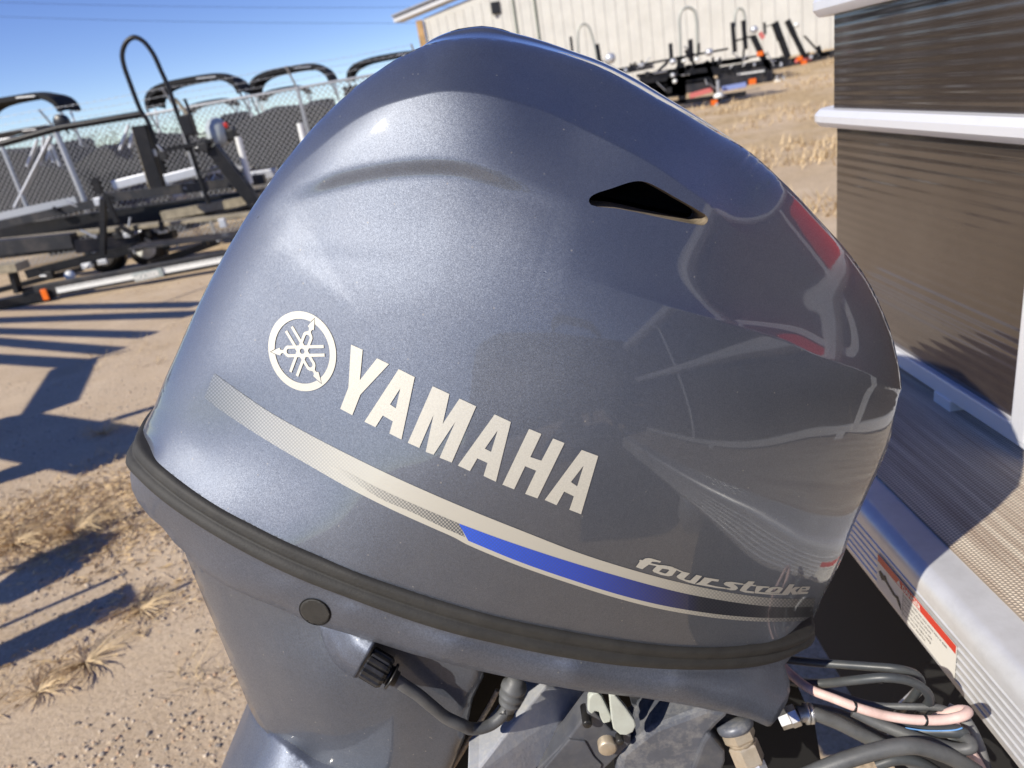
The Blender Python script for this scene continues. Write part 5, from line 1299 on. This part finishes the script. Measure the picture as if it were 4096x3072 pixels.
# white guide poles
for (x0, y0, x1, y1, lab_) in ((951, 547, 1001, 733, 'white plastic guide pole left of the motor beside the black diagonal brace'), (1199, 492, 1245, 690, 'white plastic guide pole partly hidden by the motor edge')):
    g_ = thing('guide_pole', lab_, 'pole', tuple(P(x1, y1, 12.0)), 'white trailer guide poles')
    m_ = MB(); m_.tube([P(x0, y0, 12.0), P(x1, y1, 12.0)], .05, 14); m_.build('sleeve', MT['white_plastic'], g_)
    m_ = MB(); m_.tube([P(x1, y1, 12.0), P(x1 + 14, y1 + 60, 12.0)], .03, 10); m_.build('socket', MT['galv'], g_)
# scissor braces in front of the fence
SB = thing('scissor_stand', 'crossed galvanised pipes with black top bar at the far left', 'stand', (P(60, 780, 12.9)[0], 12.9, 0))
for x0, y0, x1, y1 in ((8, 585, 108, 830), (205, 545, 60, 830)):
    m_ = MB(); m_.tube([P(x0, y0, 12.9), P(x1, y1, 12.9)], .035, 10); m_.build('crossed_pipe', MT['galv'], SB)
m_ = MB(); m_.tube([P(-40, 588, 12.9), P(235, 512, 12.9), P(575, 455, 12.9)], .055, 10); m_.build('top_bar', MT['black_steel'], SB)
m_ = MB(); m_.tube([P(225, 530, 12.9), P(345, 818, 12.9)], .05, 10); m_.build('upright', MT['galv'], SB)
m_ = MB(); m_.beam(P(-40, 875, 12.9), P(310, 800, 12.9), .1, .13); m_.build('lower_bar', MT['galv'], SB)
for x0, y0, x1, y1 in ((150, 560, 110, 665), (175, 545, 165, 660), (185, 555, 215, 650), (195, 550, 240, 665), (205, 575, 190, 640), (515, 500, 480, 600), (535, 510, 520, 592)):
    m_ = MB(); m_.tube([P(x0, y0, 13.2), P(x1, y1, 13.2)], .026, 8); m_.build('strut', MT['alu'], SB)
FL = thing('flood_light', 'round black flood light on the fence bar at left', 'light', tuple(P(250, 487, 13.5)))
p = P(250, 487, 13.5); m_ = MB(); m_.lathe(p + np.array([0, -.1, 0]), p + np.array([0, .12, 0]), [(0, .10), (.1, .12), (.6, .12), (1, .04)], 20); m_.build('housing', MT['black_plastic'], FL)
m_ = MB(); m_.tube([p, p + np.array([0, .05, -.2])], .02, 8); m_.build('bracket', MT['black_steel'], FL)

# --- shrubs and trees beyond the fence
def leafy(name, label, base, h, w, n, cols, grp):
    T = thing(name, label, 'tree', tuple(base), grp)
    m = MB()
    for k in range(6):
        a = k * 1.05 + RNG.random(); m.tube([base, base + np.array([.06 * math.cos(a), .06 * math.sin(a), h * .35]), base + np.array([w * .38 * math.cos(a), w * .38 * math.sin(a), h * (.7 + .25 * RNG.random())])], [.05, .03, .012], 6)
    m.build('trunk', mat('bark', (.14, .11, .08), .9, var=.3, vscale=12), T)
    cl = [(base + np.array([w * .4 * math.cos(q), w * .4 * math.sin(q), h * (.35 + .5 * RNG.random())]), w * (.16 + .16 * RNG.random())) for q in RNG.random(9) * 6.28] + [(base + np.array([0, 0, h * .8]), w * .25)]
    V = []; F = []
    for i in range(n):
        c, r = cl[i % len(cl)]; d = RNG.standard_normal(3); d *= r * (RNG.random() ** .4) / np.linalg.norm(d); p = c + d; u = RNG.standard_normal(3); u /= np.linalg.norm(u); v = np.cross(u, RNG.standard_normal(3)); v /= np.linalg.norm(v); s = .05 + .06 * RNG.random(); k = len(V)
        V += [p - u * s, p + v * s * .5, p + u * s, p - v * s * .5]; F.append((k, k + 1, k + 2, k + 3))
    m = mat('foliage', cols, .8, var=.5, vscale=1.2); link('crown', raw_mesh('crown', V, F, False), m, T)
for i, (px, wd, hh, col, lab_) in enumerate(((90, 4.5, 2.6, (.22, .17, .08), 'tan brush beyond the fence at the far left'), (330, 4.0, 2.9, (.19, .16, .06), 'brown thicket between the crossed pipes and the hoop'), (470, 4.5, 3.4, (.12, .13, .05), 'olive bushy tree just left of the hoop'),
                                   (640, 3.6, 3.2, (.05, .075, .045), 'dark green cedar seen inside the hoop'), (210, 4.0, 3.0, (.26, .17, .08), 'rust coloured brush right of the crossed pipes'), (1000, 5.0, 3.2, (.13, .12, .06), 'olive brush behind the boat left of the motor'))):
    D = 44 + 2 * i; p = P(px, 560, D); leafy('brush_tree', lab_, np.array([p[0], D, 0]), hh, wd, 900, col, 'trees beyond the fence')
# --- overhead lines
for k, (y0, y1) in enumerate(((10, 30), (65, 95))):
    p, q = P(-600, y0 - 25, 60), P(1900, y1 - 5, 60)
    m_ = MB(); pts = [p + (q - p) * t + np.array([0, 0, -1.1 * 4 * t * (1 - t) * .3]) for t in np.linspace(0, 1, 30)]
    m_.tube(pts, .012, 5); o = m_.build('overhead_line', MT['black_steel']); tag(o, ('upper' if k == 0 else 'lower') + ' thin overhead power line crossing the blue sky', 'power line', 'overhead power lines')

# --- what stands left of the picture and throws its shadow on the dirt
SH = thing('boat_stand', 'black pipe boat stand left of the picture, seen by its shadow', 'stand', (-5, 3, 0))
def shadow_bar(x0, y0, x1, y1, h, r, name='beam'):
    a, b = onZ(x0, y0, 0.0), onZ(x1, y1, 0.0); a = a + SUNV * (h / SUNV[2]); b = b + SUNV * (h / SUNV[2])
    m = MB(); m.beam(a, b, r * 2, r * 2); m.build(name, MT['black_steel'], SH)
    if x0 < 0 and r > .03:
        e = a + (a - b) / np.linalg.norm(a - b) * .05
        m = MB(); m.beam((e[0], e[1], -.05), (e[0], e[1], e[2] + r), .09, .09, (1, 0, 0)); m.build('upright', MT['black_steel'], SH)
        m = MB(); m.box((e[0], e[1], .02), (.3, .3, .04), bev=.01); m.build('foot_plate', MT['black_steel'], SH)
for t in ((-60, 1234, 800, 1218, 2.6, .055), (-60, 1283, 780, 1256, 2.5, .06), (-80, 1322, 600, 1340, 2.3, .05), (-60, 1362, 465, 1405, 2.1, .05),
          (-60, 1432, 320, 1455, 1.9, .055), (300, 1452, 195, 1640, 1.8, .09), (-60, 1712, 525, 1812, 1.3, .13), (362, 1706, 640, 1622, 1.3, .035), (-60, 1925, 240, 1838, 1.2, .09),
          (-80, 2330, 600, 2036, 1.0, .018), (100, 2350, 312, 2185, .95, .10), (-60, 2655, 425, 2424, .8, .085), (640, 1215, 900, 1120, 2.4, .012), (300, 1455, 520, 1400, 1.8, .014), (-60, 2536, 490, 2298, .85, .012), (400, 2490, 780, 2322, .85, .010)):
    shadow_bar(*t)

# =================================================================== SHED AND TRAILERS AT RIGHT
D1 = 39.0
SHED = thing('metal_shed', 'long cream ribbed metal shed with grey eave behind the trailers', 'building', tuple(P(1700, 330, D1)))
c0_ = P(1700, 120, D1); wd = np.array([.87, -.49, 0]); wd /= np.linalg.norm(wd); wn = np.array([-wd[1], wd[0], 0]) * -1.0
if wn[1] > 0: wn = -wn
zb = .2; LEN = 26.0; HT = 11.0
zc = P(1708, 105, D1)[2]
MT['shedwall'] = mat('cream metal cladding', (.50, .49, .45), .5, var=.08, vscale=1.5, dirt=(.5, .46, .38), dirt_scale=.8, dirt_amt=.25)
MT['shedtrim'] = mat('light grey fascia', (.55, .56, .57), .5, var=.05, vscale=3)
MT['post_wood'] = mat('bare timber', (.46, .29, .13), .8, var=.4, vscale=3)
c0_ = np.array([c0_[0], c0_[1], 0])
# roof rises to the right: the gable wall is built as one sloping-topped sheet
rise = .0
tl = P(1708, 105, D1); tr = c0_ + wd * LEN
def wall_top(t): return zc + .0 * t
m_ = MB(); V = []
m_.prism([c0_ + np.array([0, 0, -.5]), tr + np.array([0, 0, -.5]), tr + np.array([0, 0, zc + 3.3]), c0_ + wd * 1.5 + np.array([0, 0, zc + .55]), c0_ + np.array([0, 0, zc + .35])], -wn * .25); m_.build('wall', MT['shedwall'], SHED)
rb = MB(); pr_ = [(-.08, 0), (-.045, .022), (.045, .022), (.08, 0)]
n_rib = 52
for i in range(n_rib):
    p = c0_ + wd * (.25 + i * .49); h = zc + .3 + max(0, (.25 + i * .49 - 1.5)) / (LEN - 1.5) * 2.6
    if i == 0:
        pass
    base = [p + wd * u + wn * (v + .004) for u, v in pr_]
    m_ = MB(); m_.prism([b + np.array([0, 0, -.4]) for b in base], (0, 0, h + .35)); m_.build('rib', MT['shedwall'], SHED)
e0, e1 = P(1569, 82, D1), None
e0 = c0_ - wd * 1.45; e0[2] = P(1569, 84, e0[1])[2]; e1 = tr + np.array([0, 0, zc + 3.6])
dirE = (e1 - e0); 
m_ = MB(); m_.beam(e0, e1, .75, .24, bev=.02); rf = m_.build('eave', MT['shedtrim'], SHED)
m_ = MB(); m_.beam(e0 + np.array([0, 0, .17]) + wn * .05, e1 + np.array([0, 0, .17]) + wn * .05, .9, .07); m_.build('roof_edge', mat('dark roof trim', (.28, .29, .31), .5), rf)
m_ = MB(); m_.beam(c0_ - wd * .22 + wn * .02 + np.array([0, 0, -.3]), c0_ - wd * .22 + wn * .02 + np.array([0, 0, zc + .3]), .5, .3, (1, 0, 0)); m_.build('corner_post', MT['post_wood'], SHED)
for px in (2030, 2140):
    p = P(px, 40, 36.0); 
    t = ((p - c0_) @ wd); q = c0_ + wd * t + wn * .08
    m_ = MB(); m_.tube([q + np.array([0, 0, 0]), q + np.array([0, 0, zc + .3])], .04, 8); m_.build('downpipe', mat('green grey pipe', (.25, .28, .22), .6), SHED)
p = P(1935, 30, 36.0); t = (p - c0_) @ wd; q = c0_ + wd * t + wn * .1; q[2] = p[2]
m_ = MB(); m_.box(q, (.4, .2, .5), bev=.04); m_.build('wall_lamp', MT['black_plastic'], SHED)

def k4(x, y): return (2200 + x / 1.843, y / 1.843)
MT['paletube'] = mat('pale grey tube', (.42, .43, .38), .45, metal=.3)
MT['pinkreflect'] = mat('red reflective tape', (.62, .17, .15), .4); MT['bluereflect'] = mat('blue tape', (.25, .32, .62), .4)
def rtr(label, D, beams, hoops, discs, markers, tapes=(), jacks=()):
    x0, y0 = k4(*beams[0][:2]); p = P(x0, y0, D)
    T = thing('boat_trailer', label, 'trailer', (p[0], D, zt(p[0], D)), 'trailers parked along the shed')
    for (xa, ya, xb, yb, w_, nm) in beams:
        a, b = P(*k4(xa, ya), D), P(*k4(xb, yb), D); w2 = w_ / 1.843 / FOC * D
        m = MB(); m.beam(a, b, .10, w2, (0, 0, 1) if abs(xb - xa) > abs(yb - ya) else (1, 0, 0)); m.build(nm, MT['black_steel'] if nm != 'side_rail' else MT['trailer_grey'], T)
    for hp_ in hoops:
        m = MB(); m.tube(spline([P(*k4(x, y), D) for x, y in hp_], 6), .035, 10); m.build('bow_hoop', MT['paletube'], T)
    for (x, y, r, mt) in discs:
        p = P(*k4(x, y), D - .1); r2 = r / 1.843 / FOC * D
        m = MB(); m.lathe(p + np.array([0, .06, 0]), p + np.array([0, -.08, 0]), [(0, r2 * .6), (.1, r2), (.7, r2), (1, r2 * .35)], 18); m.build('wheel_hub', MT[mt], T)
    for (x, y) in markers:
        p = P(*k4(x, y), D - .12); m = MB(); m.box(p, (.17, .05, .13), bev=.025); m.build('marker_light', MT['orange'], T)
    for (xa, ya, xb, yb, mt) in tapes:
        m = MB(); m.beam(P(*k4(xa, ya), D - .08), P(*k4(xb, yb), D - .08), .02, .12); m.build('reflective_strip', MT[mt], T)
    bl = [b for b in beams if b[5] in ('side_rail', 'frame_rail', 'top_rail')]
    for b in bl: clutter(T, [k4(b[0], b[1]), k4(b[2], b[3])], D, 7 if len(bl) > 2 else 14, .12, .6)
    for (x, ya, yb) in jacks:
        a, b = P(*k4(x, ya), D - .3), P(*k4(x + 6, yb), D - .3)
        m = MB(); m.tube([a, b], .045, 10); j_ = m.build('jack_leg', MT['galv'], T)
        m = MB(); m.lathe(b + np.array([0, 0, .05]), b + np.array([0, 0, -.07]), [(0, .06), (.4, .12), (1, .12)], 14); m.build('jack_foot', MT['white_plastic'], j_)
    return T
rtr('black trailer nearest the motor top with thick winch post and two guide posts', 20.0,
    [(700, 690, 1640, 560, 70, 'side_rail'), (620, 487, 1310, 360, 14, 'top_rail'), (640, 560, 1460, 432, 20, 'frame_rail'), (960, 415, 975, 760, 48, 'winch_post'), (1150, 450, 1245, 745, 30, 'diagonal_brace'), (888, 320, 896, 450, 22, 'guide_post'), (1034, 290, 1044, 450, 26, 'guide_post'),
     (760, 560, 880, 440, 12, 'brace'), (700, 790, 1440, 690, 34, 'frame_rail'), (860, 610, 1200, 560, 60, 'axle_beam'), (660, 610, 1250, 505, 80, 'frame_rail'), (640, 690, 1000, 640, 110, 'tool_box'), (1000, 500, 1420, 440, 34, 'frame_rail')],
    [[(962, 440), (958, 250), (955, 130), (975, 75), (1020, 55), (1062, 80), (1078, 140), (1085, 280), (1085, 440)]],
    [(1172, 385, 24, 'alu'), (905, 455, 20, 'alu'), (985, 450, 12, 'white_plastic'), (1080, 440, 15, 'white_plastic'), (905, 555, 16, 'alu'), (920, 600, 14, 'white_plastic')], [(1212, 755), (1492, 600)],
    [(1030, 708, 1195, 660, 'pinkreflect'), (1268, 655, 1445, 622, 'bluereflect')], [(1235, 590, 700), (1290, 800, 870), (1360, 790, 850), (1230, 760, 890)])
rtr('black trailer before the shed with slanted winch post and tall paired posts', 23.0,
    [(1240, 560, 1780, 460, 40, 'side_rail'), (1345, 165, 1362, 385, 24, 'guide_post'), (1425, 150, 1442, 365, 26, 'guide_post'), (1365, 302, 1505, 262, 12, 'cross_bar'), (1497, 268, 1642, 580, 36, 'winch_post'), (1380, 590, 1660, 555, 26, 'name_board'), (1180, 530, 1720, 440, 40, 'frame_rail'), (1200, 470, 1600, 400, 12, 'top_rail')],
    [[(1362, 200), (1364, 120), (1378, 75), (1400, 62), (1424, 82), (1436, 130), (1440, 200)]],
    [(1505, 218, 24, 'alu'), (1470, 690, 16, 'white_plastic'), (1540, 680, 18, 'white_plastic')], [(1548, 395)], [(1380, 560, 1600, 528, 'white_plastic'), (1545, 240, 1575, 282, 'pinkreflect')], [(1670, 560, 600), (1720, 560, 600), (1695, 590, 700)])
rtr('farthest black trailer at the shed beside the brown boat panel', 26.0,
    [(1600, 490, 2200, 372, 46, 'side_rail'), (1655, 165, 1700, 290, 44, 'winch_post'), (1700, 280, 1755, 430, 40, 'winch_post'), (1748, 150, 1800, 260, 34, 'diagonal_brace'), (1800, 260, 1880, 425, 30, 'diagonal_brace'), (1580, 165, 1586, 255, 12, 'guide_post'), (1590, 195, 1660, 180, 6, 'cross_bar'), (1875, 265, 1985, 385, 8, 'tie_bar'), (1975, 340, 1992, 400, 26, 'guide_post'), (1640, 470, 2060, 395, 22, 'frame_rail'), (1700, 520, 2060, 460, 18, 'axle_beam')],
    [], [(1815, 185, 16, 'white_plastic')], [(1840, 432), (1872, 462)], [(1640, 555, 1880, 505, 'white_plastic'), (1805, 450, 1930, 430, 'pinkreflect')], [])
rtr('trailer hoop and post just above the motor shoulder', 25.0,
    [(330, 560, 760, 480, 40, 'side_rail'), (345, 325, 368, 470, 28, 'guide_post'), (152, 270, 165, 380, 16, 'guide_post')],
    [[(214, 420), (206, 280), (212, 215), (232, 185), (258, 178), (285, 200), (305, 250), (330, 340), (350, 460)]],
    [(445, 430, 34, 'alu')], [], [], [])
import OpenImageIO as o,sys
im=o.ImageBuf('/workdir/render_main.png');a=im.get_pixels(o.UINT8)
for n,(x,y) in dict(sky_top=(60,30),sky_low=(200,60),wall=(600,15),ground=(60,700),gshadow=(40,420),band=(480,60),hi=(370,150),flankmid=(500,300),flankR=(620,450),flankL=(200,430),seal=(330,580),lowcowl=(230,540),apron=(300,680),panel=(930,200),rail=(920,122),deck_lit=(1000,560),deck_sh=(930,470),trim_lit=(990,600)).items():
    print(n,(x,y),a[y-3:y+4,x-3:x+4,:3].reshape(-1,3).mean(0).round())
